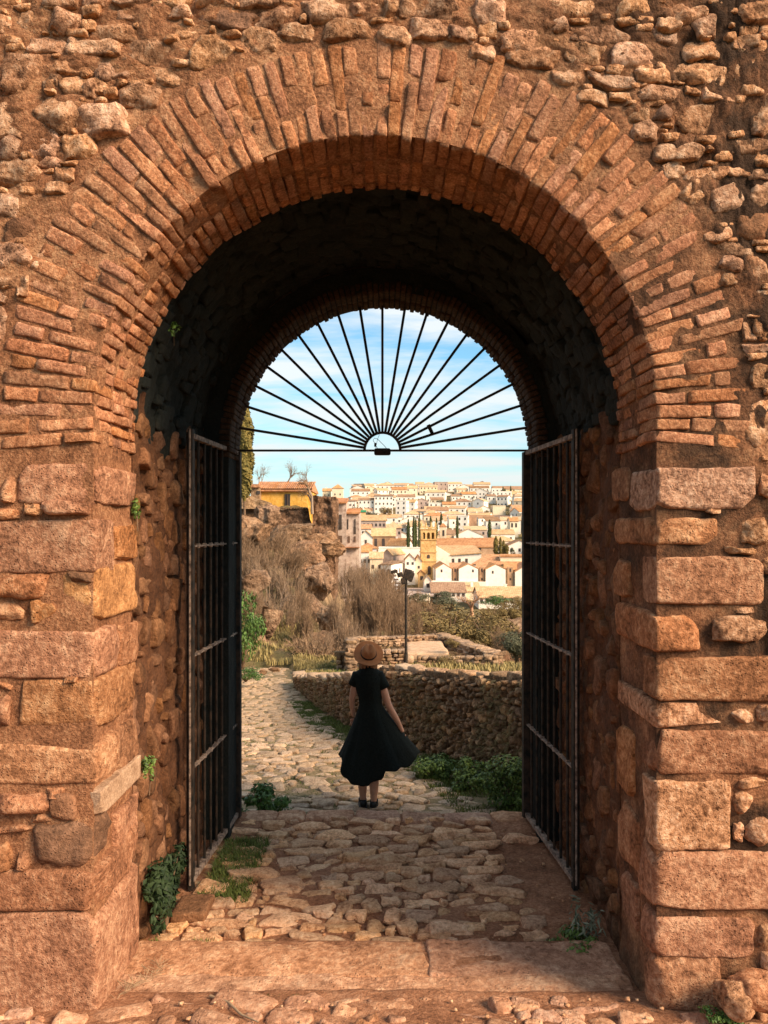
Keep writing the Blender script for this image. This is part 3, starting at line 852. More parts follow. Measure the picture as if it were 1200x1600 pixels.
def axis_pts(lo, hi, dense_lo, dense_hi, step, grow=1.06):
    c = list(np.arange(dense_lo, dense_hi + 1e-6, step)); s = step; v = dense_hi
    while v < hi: s *= grow; v += s; c.append(min(v, hi))
    s = step; v = dense_lo
    while v > lo: s *= grow; v -= s; c.insert(0, max(v, lo))
    return np.array(c)
gx = axis_pts(-3500, 3500, -26, 16, 0.35, 1.07)
gy = axis_pts(-200, 5000, 2, 95, 0.40, 1.05)
X_, Y_ = np.meshgrid(gx, gy, indexing='ij')
Z_ = H(X_, Y_)
# the finer sheets for steps, passage and path lie above this one
inpath = (Y_ < 31.5) & (Y_ > 2.2) & (X_ > XLf(Y_) - .3) & (X_ < XW(Y_) + .25)
inpass = (Y_ < 7.6) & (Y_ > 2.2) & (np.abs(X_) < 7.6)
Z_ = np.where(inpath | inpass, Z_ - 0.30, Z_)
# the ground behind the camera is level and far outside is level too
M_ground, t, b = new_mat('hillside_earth', 0.95, 0.2)
g = N(t, 'ShaderNodeNewGeometry'); pos = g.outputs['Position']
n1_ = tex_noise(t, pos, 0.35, 6, 0.7); n2_ = tex_noise(t, pos, 3.5, 6, 0.75)
k = math_(t, 'ADD', math_(t, 'MULTIPLY', n1_.outputs[0], .5), math_(t, 'MULTIPLY', n2_.outputs[0], .5))
c = ramp(t, k, [(0.36, (0.055, 0.042, 0.02)), (0.46, (0.15, 0.10, 0.05)), (0.54, (0.29, 0.19, 0.105)), (0.66, (0.42, 0.29, 0.18))]).outputs[0]
nrm = N(t, 'ShaderNodeSeparateXYZ'); t.links.new(g.outputs['Normal'], nrm.inputs[0])
flat = ramp(t, nrm.outputs['Z'], [(0.72, (0, 0, 0)), (0.93, (1, 1, 1))]).outputs[0]
gr = ramp(t, tex_noise(t, pos, 0.9, 5, 0.7).outputs[0], [(0.42, (0.13, 0.095, 0.04)), (0.6, (0.085, 0.09, 0.028))]).outputs[0]
c = mixc(t, math_(t, 'MULTIPLY', flat, 0.75), c, gr)
t.links.new(c, b.inputs['Base Color'])
bp = N(t, 'ShaderNodeBump'); bp.inputs['Strength'].default_value = 1; bp.inputs['Distance'].default_value = 0.12
t.links.new(n2_.outputs[0], bp.inputs['Height']); t.links.new(bp.outputs[0], b.inputs['Normal'])
V = np.stack([X_, Y_, Z_], -1).reshape(-1, 3)
link('ground', mesh_from('ground', V, grid_faces(len(gx), len(gy))), M_ground, kind='structure')

def sheet(name, x0, x1, y0, y1, st, fz, mat, amp=0.012, fr=8, clipf=None, parent=None):
    xs = np.arange(x0, x1 + st / 2, st); ys = np.arange(y0, y1 + st / 2, st)
    A, Bb = np.meshgrid(xs, ys, indexing='ij')
    if clipf: A = clipf(A, Bb)
    p = np.stack([A, Bb, fz(A, Bb)], -1).reshape(-1, 3)
    p[:, 2] += fbm(p * np.array([fr, fr, 0]), 4, 33) * amp + fbm(p * np.array([1.5, 1.5, 0]), 2, 35) * amp
    return link(name, mesh_from(name, p, grid_faces(len(xs), len(ys))), mat, parent, kind='structure')
passage = sheet('passage_floor', -1.75, 1.75, 4.60, 7.15, 0.02, lambda x, y: -2.705 + 0.045 * sm((y - 6.7) / .35) + 0.02 * sm((np.abs(x) - 1.0) / .5), M_dirt, .02, 7)
forecourt = sheet('forecourt_paving', -7, 7, 2.3, 4.66, 0.035, lambda x, y: Bz(y) - .025 + np.where(y > 4.2, -.05, 0), M_dirt, .014, 7)
path = sheet('path', 0, 1, 7.12, 31.6, 0.05, lambda x, y: Bz(y), M_pathm, .022, 5,
             clipf=lambda a, y: (XLf(y) - .5) + a * (XW(y) + .16 - XLf(y) + .5))
ABS.update({passage.name: Vector(), forecourt.name: Vector(), path.name: Vector()})

# ---- threshold slabs
thr = empty('threshold_step', (0, 4.5, -2.7), 'broad worn stone threshold step across the mouth of the gateway', 'step')
ABS[thr.name] = Vector((0, 4.5, -2.7))
def slab(x0, x1, y0, y1, z, t=0.2, mat=M_slab, par=thr, seedwarp=.05, n=14, name='slab'):
    v_, f_ = rough_block((x1 - x0, y1 - y0, t), n + 12, 0.022, 0.020, 9, seedwarp * 1.0, wfreq=2.2, faceted=.2)
    v_[:, 2] += fbm(v_ * 3 + x0 * 7, 4, 3) * .020; v_[:, 1] += fbm(v_ * 5 + x0 * 3, 2, 5) * .02
    return link(name, mesh_from(name, v_, f_), mat, par, ((x0 + x1) / 2, (y0 + y1) / 2, z - t / 2))
for (a, b_, c_) in ((-1.56, 0.272, 4.39), (0.262, 1.40, 4.39)):
    slab(a, b_, c_, 4.78, -2.562 + rnd.uniform(-.004, .004), n=20)
for (a, b_, c_) in ((-1.50, -.30, 4.08), (-0.305, 1.38, 4.10)):
    slab(a, b_, c_, 4.405, -2.552 + rnd.uniform(-.004, .004), n=20)

def cobble_meshes(nv, seedwarp=.28, n=4, hz=1.0):
    out_ = []
    for i in range(nv):
        v_, f_ = rough_block((1, .62, .55 * hz), n, .14, .04, 4.0, seedwarp, chips=7, chipd=(.80, .97))
        out_.append(mesh_from('cobble', v_, f_))
    return out_
CM = cobble_meshes(18, n=6, seedwarp=.42)
for m_ in CM: m_.materials.append(M_cobble)
v_, f_ = rough_block((2.96, .74, .2), 12, .02, .012, 6, 0)
link('bedding', mesh_from('bedding', v_, f_), M_dirt, thr, (-.05, 4.43, -2.674))
CF = [m_.copy() for m_ in CM[:6]]
for m_ in CF: m_.materials.clear(); m_.materials.append(M_slab)
# forecourt cobbles
g = pack(-2.6, 2.6, 3.35, 4.06, (.12, .36), (.08, .17), 2600, .50)
for (x, y, w, h) in g:
    if y > 3.92 and (x < XL + .1 or x > XR - .1): continue
    link('cobble', CF[rnd.randrange(6)], None, forecourt, (x, y, Bz(y) - .045 + rnd.uniform(-.022, .010)), (0, 0, rnd.uniform(-.4, .4)), scale=(w * 2, h * 3.0, .14))
# passage cobbles: dense at the left and middle, bare earth at the right
def okp(x, y):
    lim = 0.95 - (y - 4.8) * .05
    if x > lim + rnd.uniform(-.35, .12): return False
    if x < -1.15 and rnd.random() < .55: return False
    return True
g = pack(-1.5, 1.25, 4.82, 6.98, (.11, .38), (.08, .17), 5000, .50, okp)
for (x, y, w, h) in g:
    sink = rnd.uniform(-.018, .012)
    link('cobble', CM[rnd.randrange(18)], None, passage, (x, y, -2.705 + sink + .045 * float(sm((y - 6.7) / .35))), (rnd.uniform(-.06, .06), rnd.uniform(-.05, .05), rnd.uniform(-.3, .3)),
         scale=(w * 2.15, h * 3.1, .11))
for (px, py, w, d) in ((522, 1308, .30, .16), (706, 1304, .36, .14), (600, 1346, .40, .12), (392, 1370, .40, .15), (445, 1383, .34, .16), (330, 1392, .24, .24), (700, 1452, .30, .12), (815, 1312, .30, .08), (425, 1308, .26, .10), (550, 1345, .2, .12)):
    D = 2.69 * F / (py - 825); p_ = P(px, py, D)
    link('cobble', CM[rnd.randrange(18)], None, passage, (p_.x, p_.y, -2.69), (0, 0, rnd.uniform(-.15, .15)), scale=(w, d * 1.6, .16))
# sill: low ridge of stones across the inner opening
sill = empty('stone_sill', (0, 7.05, -2.85), 'low rough stone sill between the gate leaves at the end of the passage', 'sill')
ABS[sill.name] = Vector((0, 7.05, -2.85))
xx = -1.32
while xx < 1.32:
    w = rnd.uniform(.25, .5)
    v_, f_ = rough_block((w - .005, .24, .2), 8, .04, .022, 9, .12)
    link('stone', mesh_from('stone', v_, f_), M_slab, sill, (xx + w / 2, 7.08 + rnd.uniform(-.02, .02), -2.745 + rnd.uniform(-.014, .008)))
    xx += w

# path stones: the 300 largest in view are single parts, the rest one mesh
PM = []
for i in range(16):
    v_, f_ = rough_block((1, .8, .3), 4, .06, .03, 3.0, .44, chips=8, chipd=(.78, .97))
    PM.append((v_, f_, mesh_from('paving_stone', v_, f_)))
    PM[-1][2].materials.append(M_pathst)
allp = []
for (ya, yb, wr, hr, tr) in ((7.3, 9.2, (.14, .38), (.10, .26), 2600), (9.2, 12.5, (.15, .36), (.12, .26), 3200), (12.5, 18, (.16, .38), (.14, .30), 4200), (18, 31, (.2, .45), (.2, .4), 4200)):
    gg = pack(float(XLf(yb)) - .2, float(XW(ya)) - .15, ya, yb, wr, hr, tr, .49,
              lambda x, y: XLf(y) - .1 < x < XW(y) - I(y, [7, 8, 9, 12, 20, 30], [1.3, 1.1, .9, .65, .4, .15]) + rnd.uniform(-.2, .2) and abs(x) / y < .28)
    allp += [tuple(q) for q in gg]
allp.sort(key=lambda q: -(q[2] * q[3]) / q[1] ** 3)
rest = []
for i, (x, y, w, h) in enumerate(allp):
    k = rnd.randrange(16); rz = rnd.uniform(-.5, .5); z = float(Bz(y)) - .012 + rnd.uniform(-.018, .018)
    if i < 298:
        link('paving_stone', PM[k][2], None, path, (x, y, z), (rnd.uniform(-.05, .05), rnd.uniform(-.05, .05), rz), scale=(w * 2.05, h * 2.5, .22))
    else:
        v_ = PM[k][0] * np.array([w * 2.05, h * 2.5, .22]); v_ = np_rot(v_, Matrix.Rotation(rz, 3, 'Z')) + np.array([x, y, z])
        rest.append((v_, PM[k][1]))
link('paving_stones', mesh_from('paving_stones', *joined(rest)), M_pathst, path, kind='stuff')

# ---- low retaining wall along the path
lw = empty('retaining_wall', (float(XW(10)), 10, float(Bz(10))), 'rough low stone retaining wall along the path below the grassy terrace', 'wall')
ABS[lw.name] = Vector((float(XW(10)), 10, float(Bz(10))))
M_lw = rock_mat('dark_weathered_rubble', [(0.12, 0.062, 0.03), (0.40, 0.235, 0.125), (0.74, 0.49, 0.29)], 6.0, 30, 1.0, 0.02, 0.4, 0.8)
M_lwm = rock_mat('dark_joint_earth', [(0.05, 0.03, 0.015), (0.14, 0.08, 0.04), (0.30, 0.18, 0.09)], 5.0, 25, 1.0, 0.02, 0, 0.6)
M_cap = rock_mat('pale_wall_top', [(0.26, 0.165, 0.10), (0.48, 0.32, 0.20), (0.66, 0.48, 0.32)], 4.0, 35, .9, .012, .15, .5)
ys = np.concatenate([np.arange(7.16, 14, .04), np.arange(14, 25.2, .08)])
nrow = 26
V = []
for y in ys:
    zb_, zt = float(Bz(y)) - .2, float(Tz(y)) + .03
    for r_ in range(nrow):
        q = r_ / (nrow - 4)
        if q <= 1: V.append((float(XW(y)) + .06 * q, y, zb_ + (zt - zb_) * q))
        else: V.append((float(XW(y)) + .06 + .2 * (r_ - nrow + 4), y, zt - .005))
V = np.array(V); nn = fbm(V * 6, 4, 41); n3 = fbm(V * 2, 2, 42)
V[:, 0] -= nn * .05 + n3 * .05; V[:, 2] += n3 * .04
link('core', mesh_from('core', V, grid_faces(len(ys), nrow)), M_lwm, lw)
stones = []
for (ya, yb, tr) in ((7.2, 10, 2400), (10, 14, 2600), (14, 24.5, 2200)):
    g = pack(ya, yb, 0, 1.25, (.06, .16), (.045, .12), tr * 2, .52)
    for (y, q, w, h) in g:
        hh = float(Tz(y) - Bz(y))
        if q > hh - .02: continue
        stones.append((y, float(Bz(y)) + q, w, h))
stones.sort(key=lambda s_: -(s_[2] * s_[3]) / s_[0] ** 2)
rest = []
for i, (y, z, w, h) in enumerate(stones):
    v_, f_ = rough_block((.16, w * 2, h * 2), 3, .022, .016, 14, .42, faceted=.3, chips=6, chipd=(.75, .95))
    v_ = np_rot(v_, Matrix.Rotation(rnd.uniform(-.7, .7), 3, 'X'))
    an = math.atan2(float(XW(y + .3) - XW(y - .3)), .6)
    v_ = np_rot(v_, Matrix.Rotation(-an, 3, 'Z'))
    loc = np.array([float(XW(y)) + .055 - rnd.uniform(0, .06), y, z])
    if i < 240: link('stone', mesh_from('stone', v_, f_), M_lw, lw, loc)
    else: rest.append((v_ + loc, f_))
link('small_stones', mesh_from('small_stones', *joined(rest)), M_lw, lw, kind='stuff')
y = 7.3
while y < 24.6:
    w = rnd.uniform(.22, .5) * (1 if y < 13.6 else 1.5)
    v_, f_ = rough_block((rnd.uniform(.2, .34) * (1 if y < 13.6 else 1.6), w * .95, rnd.uniform(.07, .12)), 5, .03, .02, 9, .3)
    v_ = np_rot(v_, Matrix.Rotation(-math.atan2(float(XW(y + .3) - XW(y - .3)), .6), 3, 'Z'))
    link('coping_stone', mesh_from('coping_stone', v_, f_), M_cap if y > 13.4 or rnd.random() < .4 else M_lw, lw, (float(XW(y)) + .13, y + w / 2, float(Tz(y + w / 2)) + .02))
    y += w

# ---- plants
M_leafd = leaf_mat('dark_green_leaf', (0.022, 0.052, 0.009), (0.15, 0.23, 0.045), .5)
M_leafg = leaf_mat('fresh_green_leaf', (0.03, 0.075, 0.012), (0.09, 0.17, 0.03), .55)
M_leafy = leaf_mat('olive_leaf', (0.10, 0.072, 0.024), (0.25, 0.175, 0.06), .75)
M_leafo = leaf_mat('grey_olive_leaf', (0.05, 0.055, 0.028), (0.13, 0.13, 0.07), .7)
M_leafb = leaf_mat('dry_brown_leaf', (0.10, 0.06, 0.025), (0.22, 0.14, 0.06), .8)
M_leafw = leaf_mat('pale_sage_leaf', (0.10, 0.12, 0.07), (0.24, 0.26, 0.17), .6)
M_grass = leaf_mat('grass_blade', (0.05, 0.08, 0.014), (0.17, 0.20, 0.04), .7)
M_dryg = leaf_mat('dry_grass_blade', (0.18, 0.15, 0.05), (0.40, 0.31, 0.13), .8)
M_twig = leaf_mat('brown_twig', (0.10, 0.06, 0.033), (0.34, 0.22, 0.13), .85)
M_twig2 = leaf_mat('grey_twig', (0.13, 0.085, 0.055), (0.38, 0.26, 0.165), .85)
M_twigp = leaf_mat('pinkish_twig', (0.30, 0.155, 0.085), (0.50, 0.29, 0.17), .85)
M_bark = plain_mat('bark', (0.16, 0.10, 0.06), .9, .3, 12, .4, .02)
M_barkg = plain_mat('pale_bark', (0.30, 0.22, 0.16), .9, .3, 12, .4, .02)
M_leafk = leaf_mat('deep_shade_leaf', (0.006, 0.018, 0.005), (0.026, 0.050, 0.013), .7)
def leaves(cen, nrm_, size, jitter=.35, aspect=.5):
    """folded leaf quads; cen (n,3), nrm_ (n,3)"""
    n = len(cen)
    a = rng.normal(size=(n, 3)); nn = nrm_ + jitter * rng.normal(size=(n, 3)); nn /= np.linalg.norm(nn, axis=1, keepdims=True) + 1e-9
    u = np.cross(nn, a); u /= np.linalg.norm(u, axis=1, keepdims=True) + 1e-9
    w = np.cross(nn, u)
    s = size * rng.uniform(.6, 1.3, (n, 1))
    p0 = cen - u * s * .5; p3 = cen + u * s * .5 - nn * s * .12
    m = cen + nn * s * .02
    l = m + w * s * aspect * .5 - nn * s * .12 - u * s * .05; r_ = m - w * s * aspect * .5 - nn * s * .12 - u * s * .05
    V = np.stack([p0, l, p3, r_, m], 1).reshape(-1, 3)
    b0 = np.arange(n)[:, None] * 5
    f = np.concatenate([b0 + np.array([[0, 4, 1]]), b0 + np.array([[1, 4, 2]]), b0 + np.array([[0, 3, 4]]), b0 + np.array([[3, 2, 4]])])
    return V, f
def clump_points(n, rad, nclump=14, spread=.38, up=.3, seed=0):
    """points in leaf clumps on an uneven crown of radii rad about the origin; and outward normals"""
    g_ = np.random.default_rng(seed)
    c = g_.normal(size=(nclump, 3)); c /= np.linalg.norm(c, axis=1, keepdims=True); c *= g_.uniform(.35, .82, (nclump, 1))
    rr = g_.uniform(.6, 1.25, nclump) * spread
    i = g_.integers(0, nclump, n)
    d = g_.normal(size=(n, 3)); d /= np.linalg.norm(d, axis=1, keepdims=True)
    p = c[i] + d * (rr[i] * g_.uniform(.35, 1.05, n) ** .5)[:, None]
    nr = d * .7 + np.array([0, 0, up]) + .3 * p
    return p * np.array(rad), nr
def bush(name, label, cat, loc, rad, mat, n=2500, leaf=.05, stems=7, nclump=16, group=None, seed=None, stem_mat=None, aspect=.55, cut=True):
    seed = seed if seed is not None else rnd.randrange(9999)
    root = empty(name, loc, label, cat, group); ABS[root.name] = Vector(loc)
    p, nr = clump_points(n, rad, nclump, seed=seed)
    p[:, 2] += rad[2] * .85
    if cut: p[:, 2] = np.abs(p[:, 2])
    v_, f_ = leaves(p, nr, leaf, aspect=aspect)
    link('foliage', mesh_from('foliage', v_, f_, smooth=False), mat, root, loc)
    lst = []
    for k in range(stems):
        q = p[rnd.randrange(n)]
        lst.append(tube([(q[0] * .08, q[1] * .08, -.05), (q[0] * .4, q[1] * .4, q[2] * .5), tuple(q)], [max(rad) * .03, max(rad) * .02, max(rad) * .006], 4))
    link('stem', mesh_from('stem', *joined(lst)), stem_mat or M_bark, root, loc)
    return root
def Dg(py, z): return z * F / (825 - py)

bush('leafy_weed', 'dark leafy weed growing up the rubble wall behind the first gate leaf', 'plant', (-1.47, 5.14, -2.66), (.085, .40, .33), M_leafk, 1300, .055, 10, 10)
bush('leafy_weed', 'low bright green leafy plant at the hinge foot of the rusty edged gate leaf', 'plant', (-1.22, 7.42, -2.85), (.34, .22, .20), M_leafg, 1100, .055, 6, 12)
bush('ivy_bush', 'large round dark green bush beside the hinge of the shaded gate leaf', 'bush', (1.30, 7.95, -2.92), (.42, .36, .30), M_leafd, 5200, .042, 9, 26)
bush('ivy_bush', 'low green bush at the foot of the retaining wall nearest the woman', 'bush', (.62, 9.35, -3.08), (.32, .30, .20), M_leafd, 2200, .045, 7, 14)
bush('ivy_bush', 'middle green bush at the foot of the retaining wall', 'bush', (.98, 8.75, -3.0), (.26, .26, .20), M_leafd, 1800, .045, 7, 12)
bush('weed_clump', 'pale leaved weed in the shaded corner by the pier', 'plant', (1.27, 4.95, -2.66), (.15, .18, .15), M_leafw, 90, .07, 6, 8, aspect=.25)
bush('weed_clump', 'dark ground weed under the pale leaved weed', 'plant', (1.20, 4.82, -2.70), (.24, .2, .09), M_leafd, 900, .035, 5, 12)
bush('moss_clump', 'small green weed clump at the foot of the shaded pier', 'plant', (1.68, 3.80, -2.47), (.14, .07, .05), M_leafg, 500, .022, 4, 10)
bush('wall_fern', 'tiny dark plant rooted in the reveal beside the pitted block', 'plant', (-1.48, 4.62, 0.03), (.04, .05, .10), M_leafd, 120, .03, 3, 6, cut=False)
bush('wall_fern', 'small dark plant below the pale ledge stone', 'plant', (-1.47, 4.80, -1.62), (.05, .08, .13), M_leafd, 160, .03, 3, 6, cut=False)
bush('wall_fern', 'small green sprig hanging high under the arch', 'plant', (-1.30, 4.76, 1.18), (.05, .05, .07), M_leafg, 50, .035, 3, 5, cut=False)

def grass_patch(name, fx, n, length, mat, width=.008, lean=.5):
    """fx(n) -> (n,3) roots"""
    r0 = fx(n); n = len(r0)
    a = rng.uniform(0, 2 * PI, n); L = length * rng.uniform(.4, 1.2, n)
    d = np.stack([np.cos(a), np.sin(a), np.zeros(n)], 1); s = np.stack([-np.sin(a), np.cos(a), np.zeros(n)], 1) * width
    ln = rng.uniform(.1, lean, n)
    up = np.array([0, 0, 1.0])
    m = r0 + up * (L * .6)[:, None] + d * (L * ln * .35)[:, None]; tip = r0 + up * (L * .95)[:, None] + d * (L * ln)[:, None]
    V = np.stack([r0 - s, r0 + s, m + s * .7, m - s * .7, tip], 1).reshape(-1, 3)
    b0 = np.arange(n)[:, None] * 5
    return link(name, mesh_from(name, V, [b0 + np.array([[0, 1, 2, 3]]), b0 + np.array([[3, 2, 4]])], smooth=False), mat, kind='stuff')
def region(x0, x1, y0, y1, fz, thr_=0.0, fr=3.0, cond=None):
    def fx(n):
        x = rng.uniform(x0, x1, n) if not callable(x0) else None
        y = rng.uniform(y0, y1, n)
        if x is None: x = x0(y) + rng.uniform(0, 1, n) * (x1(y) - x0(y))
        k = fbm(np.stack([x * fr, y * fr, x * 0], 1), 3, 77) > thr_
        if cond: k &= cond(x, y)
        x, y = x[k], y[k]
        return np.stack([x, y, fz(x, y)], 1)
    return fx
grass_patch('path_edge_grass', region(lambda y: XW(y) - I(y, [7, 8, 9, 12, 20, 30], [1.5, 1.25, 1.05, .85, .6, .2]), lambda y: XW(y) + 0 * y, 7.25, 20, lambda x, y: Bz(y) - .02, -.30, 2.2), 42000, .07, M_grass, .006)
grass_patch('path_weeds', region(lambda y: XLf(y), lambda y: XW(y) - .5, 7.25, 16, lambda x, y: Bz(y) - .02, .08, 1.6), 26000, .045, M_grass, .006)
grass_patch('passage_grass', region(-1.35, -.98, 5.5, 6.6, lambda x, y: -2.70 + 0 * x, -.1, 4), 4200, .06, M_grass, .005, 1.3)
grass_patch('passage_edge_grass', region(-1.5, -.9, 4.80, 5.0, lambda x, y: -2.70 + 0 * x, -.05, 6), 1200, .045, M_grass, .004)
grass_patch('step_moss', region(-1.0, -.3, 4.07, 4.13, lambda x, y: -2.53 + 0 * x, .0, 6), 500, .03, M_grass, .004)
grass_patch('terrace_grass', region(lambda y: XW(y) + .2, lambda y: XW(y) + 9 + 0 * y, 7.5, 32, lambda x, y: H(x, y) - .01, -.35, .8), 60000, .13, M_dryg, .012)
grass_patch('terrace_green_grass', region(lambda y: XW(y) + .6, lambda y: XW(y) + 9 + 0 * y, 7.5, 30, lambda x, y: H(x, y) - .01, .05, .6), 22000, .13, M_grass, .012)
grass_patch('bank_grass', region(lambda y: XLf(y) - 3, lambda y: XLf(y) + .1, 16, 34, lambda x, y: H(x, y) - .01, -.1, .8), 30000, .16, M_grass, .014)

# dry creeper and straw hanging on the face of the low wall
n_ = 9000; yy = rng.uniform(7.4, 22, n_); tt = rng.uniform(0, 1, n_) ** .8
rt = np.stack([XW(yy) - .03 - rng.uniform(0, .05, n_), yy, Bz(yy) + (Tz(yy) - Bz(yy)) * tt], 1)
kk = fbm(rt * 2.2, 3, 88) > .02; rt = rt[kk]; n_ = len(rt)
tp = rt + np.stack([-rng.uniform(.01, .06, n_), rng.normal(0, .06, n_), -rng.uniform(.02, .16, n_)], 1); md = (rt + tp) / 2 + np.array([-.02, 0, .02]); sd = np.array([0, .004, 0])
Vw = np.stack([rt - sd, rt + sd, md + sd, md - sd, tp], 1).reshape(-1, 3); b0 = np.arange(n_)[:, None] * 5
link('wall_creeper_straw', mesh_from('wall_creeper_straw', Vw, [b0 + np.array([[0, 1, 2, 3]]), b0 + np.array([[3, 2, 4]])], smooth=False), M_dryg, kind='stuff')
grass_patch('hill_foot_grass', region(-16, -.5, 26, 50, lambda x, y: H(x, y) - .02, -.45, .5, lambda x, y: (y > 31.2) | (x < XLf(y) - .1)), 90000, .26, M_dryg, .02)
# dead twigs and straw lying about
M_straw = plain_mat('dry_straw', (0.36, 0.25, 0.15), .8, .2, 30)
def fallen_twig(p, q, r_, label):
    p, q = Vector(p), Vector(q)
    m1 = p.lerp(q, .35) + Vector((0.01, .012, .004)); m2 = p.lerp(q, .7) + Vector((-.008, -.01, .002))
    v_, f_ = tube([p, m1, m2, q], [r_, r_ * .9, r_ * .8, r_ * .4], 6)
    o_ = link('fallen_twig', mesh_from('fallen_twig', v_, f_), M_straw)
    return tag(o_, label, 'twig')
fallen_twig((-.93, 4.11, -2.505), (-.62, 3.80, -2.445), .008, 'thin dry bent twig lying across the edge of the worn step')
lst = []
for i in range(60):
    x = rnd.uniform(-1.44, -1.28); y = 4.12 + (x + 1.44) * 1.9 + rnd.uniform(-.06, .06); a = rnd.uniform(0, PI); L = rnd.uniform(.03, .1)
    lst.append(tube([(x, y, -2.525), (x + L * math.cos(a), y + L * math.sin(a), -2.52 + rnd.uniform(0, .02))], .0018, 3))
link('straw_litter', mesh_from('straw_litter', *joined(lst)), M_straw, kind='stuff')
lst = []
for i in range(480):
    x = rnd.gauss(0, 1.3); y = rnd.uniform(3.3, 7.0)
    if (abs(x) > 1.4 and y > 3.95) or 4.05 < y < 4.78: continue
    z = -2.70 if y > 4.8 else (float(Bz(y)) - .01 if y < 4.1 else -2.535)
    s_ = rnd.uniform(.006, .022)
    v_, f_ = rough_block((s_ * 1.3, s_, s_ * .8), 1, s_ * .2, 0, 1, .3, seed=i)
    lst.append((v_ + np.array([x, y, z + s_ * .3]), f_))
link('loose_pebbles', mesh_from('loose_pebbles', *joined(lst)), M_cobble, kind='stuff')
tag(link('loose_rock', mesh_from('loose_rock', *rough_block((.17, .16, .15), 9, .05, .03, 12, .25, faceted=.4)), M_stone, None, P(1149, 1562, 3.82)), 'small pitted rock lying by the weed at the pier foot', 'rock')
tag(link('loose_rock', mesh_from('loose_rock', *rough_block((.24, .2, .16), 9, .06, .03, 10, .25, faceted=.3)), M_block, None, P(1185, 1548, 3.86)), 'brown rock against the pier foot behind the pitted rock', 'rock')
tag(link('flat_stone', mesh_from('flat_stone', *rough_block((.24, .3, .07), 8, .02, .012, 12, .08)), M_dark, None, (-1.33, 5.36, -2.655)), 'dark flat stone slab at the foot of the gate leaf post', 'stone')
# ================================================================ the woman on the path
DP = 7.95
def Q(px, py, dy=0.0):
    v_ = P(px, py, DP); v_.y += dy; return v_
M_skin = plain_mat('skin', (0.58, 0.30, 0.19), .5, .06, 30)
M_dress, t, b = new_mat('black_cloth', .9, .2)
g = N(t, 'ShaderNodeNewGeometry'); w_ = tex_noise(t, g.outputs['Position'], 60, 4, .6)
t.links.new(ramp(t, w_.outputs[0], [(.3, (.004, .0065, .0055)), (.7, (.013, .017, .014))]).outputs[0], b.inputs['Base Color'])
bp = N(t, 'ShaderNodeBump'); bp.inputs['Strength'].default_value = .8; bp.inputs['Distance'].default_value = .008
t.links.new(w_.outputs[0], bp.inputs['Height']); t.links.new(bp.outputs[0], b.inputs['Normal'])
b.inputs['Sheen Weight'].default_value = 0
M_hat = plain_mat('tan_felt', (0.50, 0.21, 0.085), .9, .1, 25, .2, .003)
M_band = plain_mat('black_ribbon', (.012, .014, .014), .7)
M_hair = plain_mat('light_brown_hair', (.32, .16, .075), .6, .3, 60)
M_shoe = plain_mat('black_shoe_leather', (.012, .016, .017), .45, .2)
foot_z = float(Bz(DP)) + .0
person = empty('person', (P(573, 1262, DP).x, DP, foot_z), 'woman in a tan hat and long black dress holding out her skirt', 'person')
ABS[person.name] = Vector(person.location)

def skin_mesh(name, pts, edges, radii, root=0, sub=2):
    me = bpy.data.meshes.new(name + '_cage'); me.from_pydata([tuple(p) for p in pts], edges, [])
    o = bpy.data.objects.new(name + '_cage', me); C.objects.link(o)
    m = o.modifiers.new('skin', 'SKIN'); m.use_smooth_shade = True
    for i, r_ in enumerate(radii):
        sv = me.skin_vertices[0].data[i]; sv.radius = r_ if isinstance(r_, tuple) else (r_, r_)
        sv.use_root = (i == root)
    s_ = o.modifiers.new('sub', 'SUBSURF'); s_.levels = sub; s_.render_levels = sub
    dg = bpy.context.evaluated_depsgraph_get()
    ev = o.evaluated_get(dg)
    res = bpy.data.meshes.new_from_object(ev)
    C.objects.unlink(o); bpy.data.objects.remove(o)
    for p_ in res.polygons: p_.use_smooth = True
    res.name = name
    return res
px = 1 / 151.0
pts, ed, rad = [], [], []
def J(px_, py_, dy, r_, par):
    pts.append(Q(px_, py_, dy)); rad.append(r_)
    if par is not None: ed.append((par, len(pts) - 1))
    return len(pts) - 1
pel = J(575, 1148, 0, .11, None)
sp = J(578, 1100, 0, .075, pel)
ch = J(576, 1070, 0, .10, sp)
nb = J(575, 1050, 0, .060, ch)
nk = J(575, 1040, .01, .050, nb)
hd = J(575, 1030, .02, .082, nk)
ht = J(575, 1018, .02, .090, hd)
hp = J(575, 1008, .02, .070, ht)
# arms
sl_ = J(558, 1057, 0, .052, ch); el = J(549.5, 1094, .02, .036, sl_); wl_ = J(551, 1116, .07, .024, el); hl = J(552, 1123, .09, (.030, .018), wl_)
sr_ = J(592, 1057, 0, .052, ch); ul = J(600, 1080, -.01, .045, sr_); er = J(608, 1103, -.03, .037, ul); fr_ = J(619, 1122, -.02, .033, er); wr_ = J(626, 1136, -.01, .024, fr_); hr_ = J(630, 1144, -.01, (.036, .020), wr_)
# legs
for (hx, kx, ax, dy) in ((564, 566, 567, 0.02), (582, 584, 584, -.03)):
    h_ = J(hx, 1162, 0, .085, pel); k_ = J(kx, 1203, dy, .056, h_); c_ = J(kx + .5, 1222, dy - .03, .055, k_); a_ = J(ax, 1249, dy, .034, c_)
    he = J(ax, 1257, dy - .01, .036, a_); J(ax - .5, 1259, dy + .10, .034, he); J(ax - 1, 1260, dy + .18, .028, len(pts) - 1)
body = link('body', skin_mesh('body', pts, ed, rad, pel), M_skin, person)
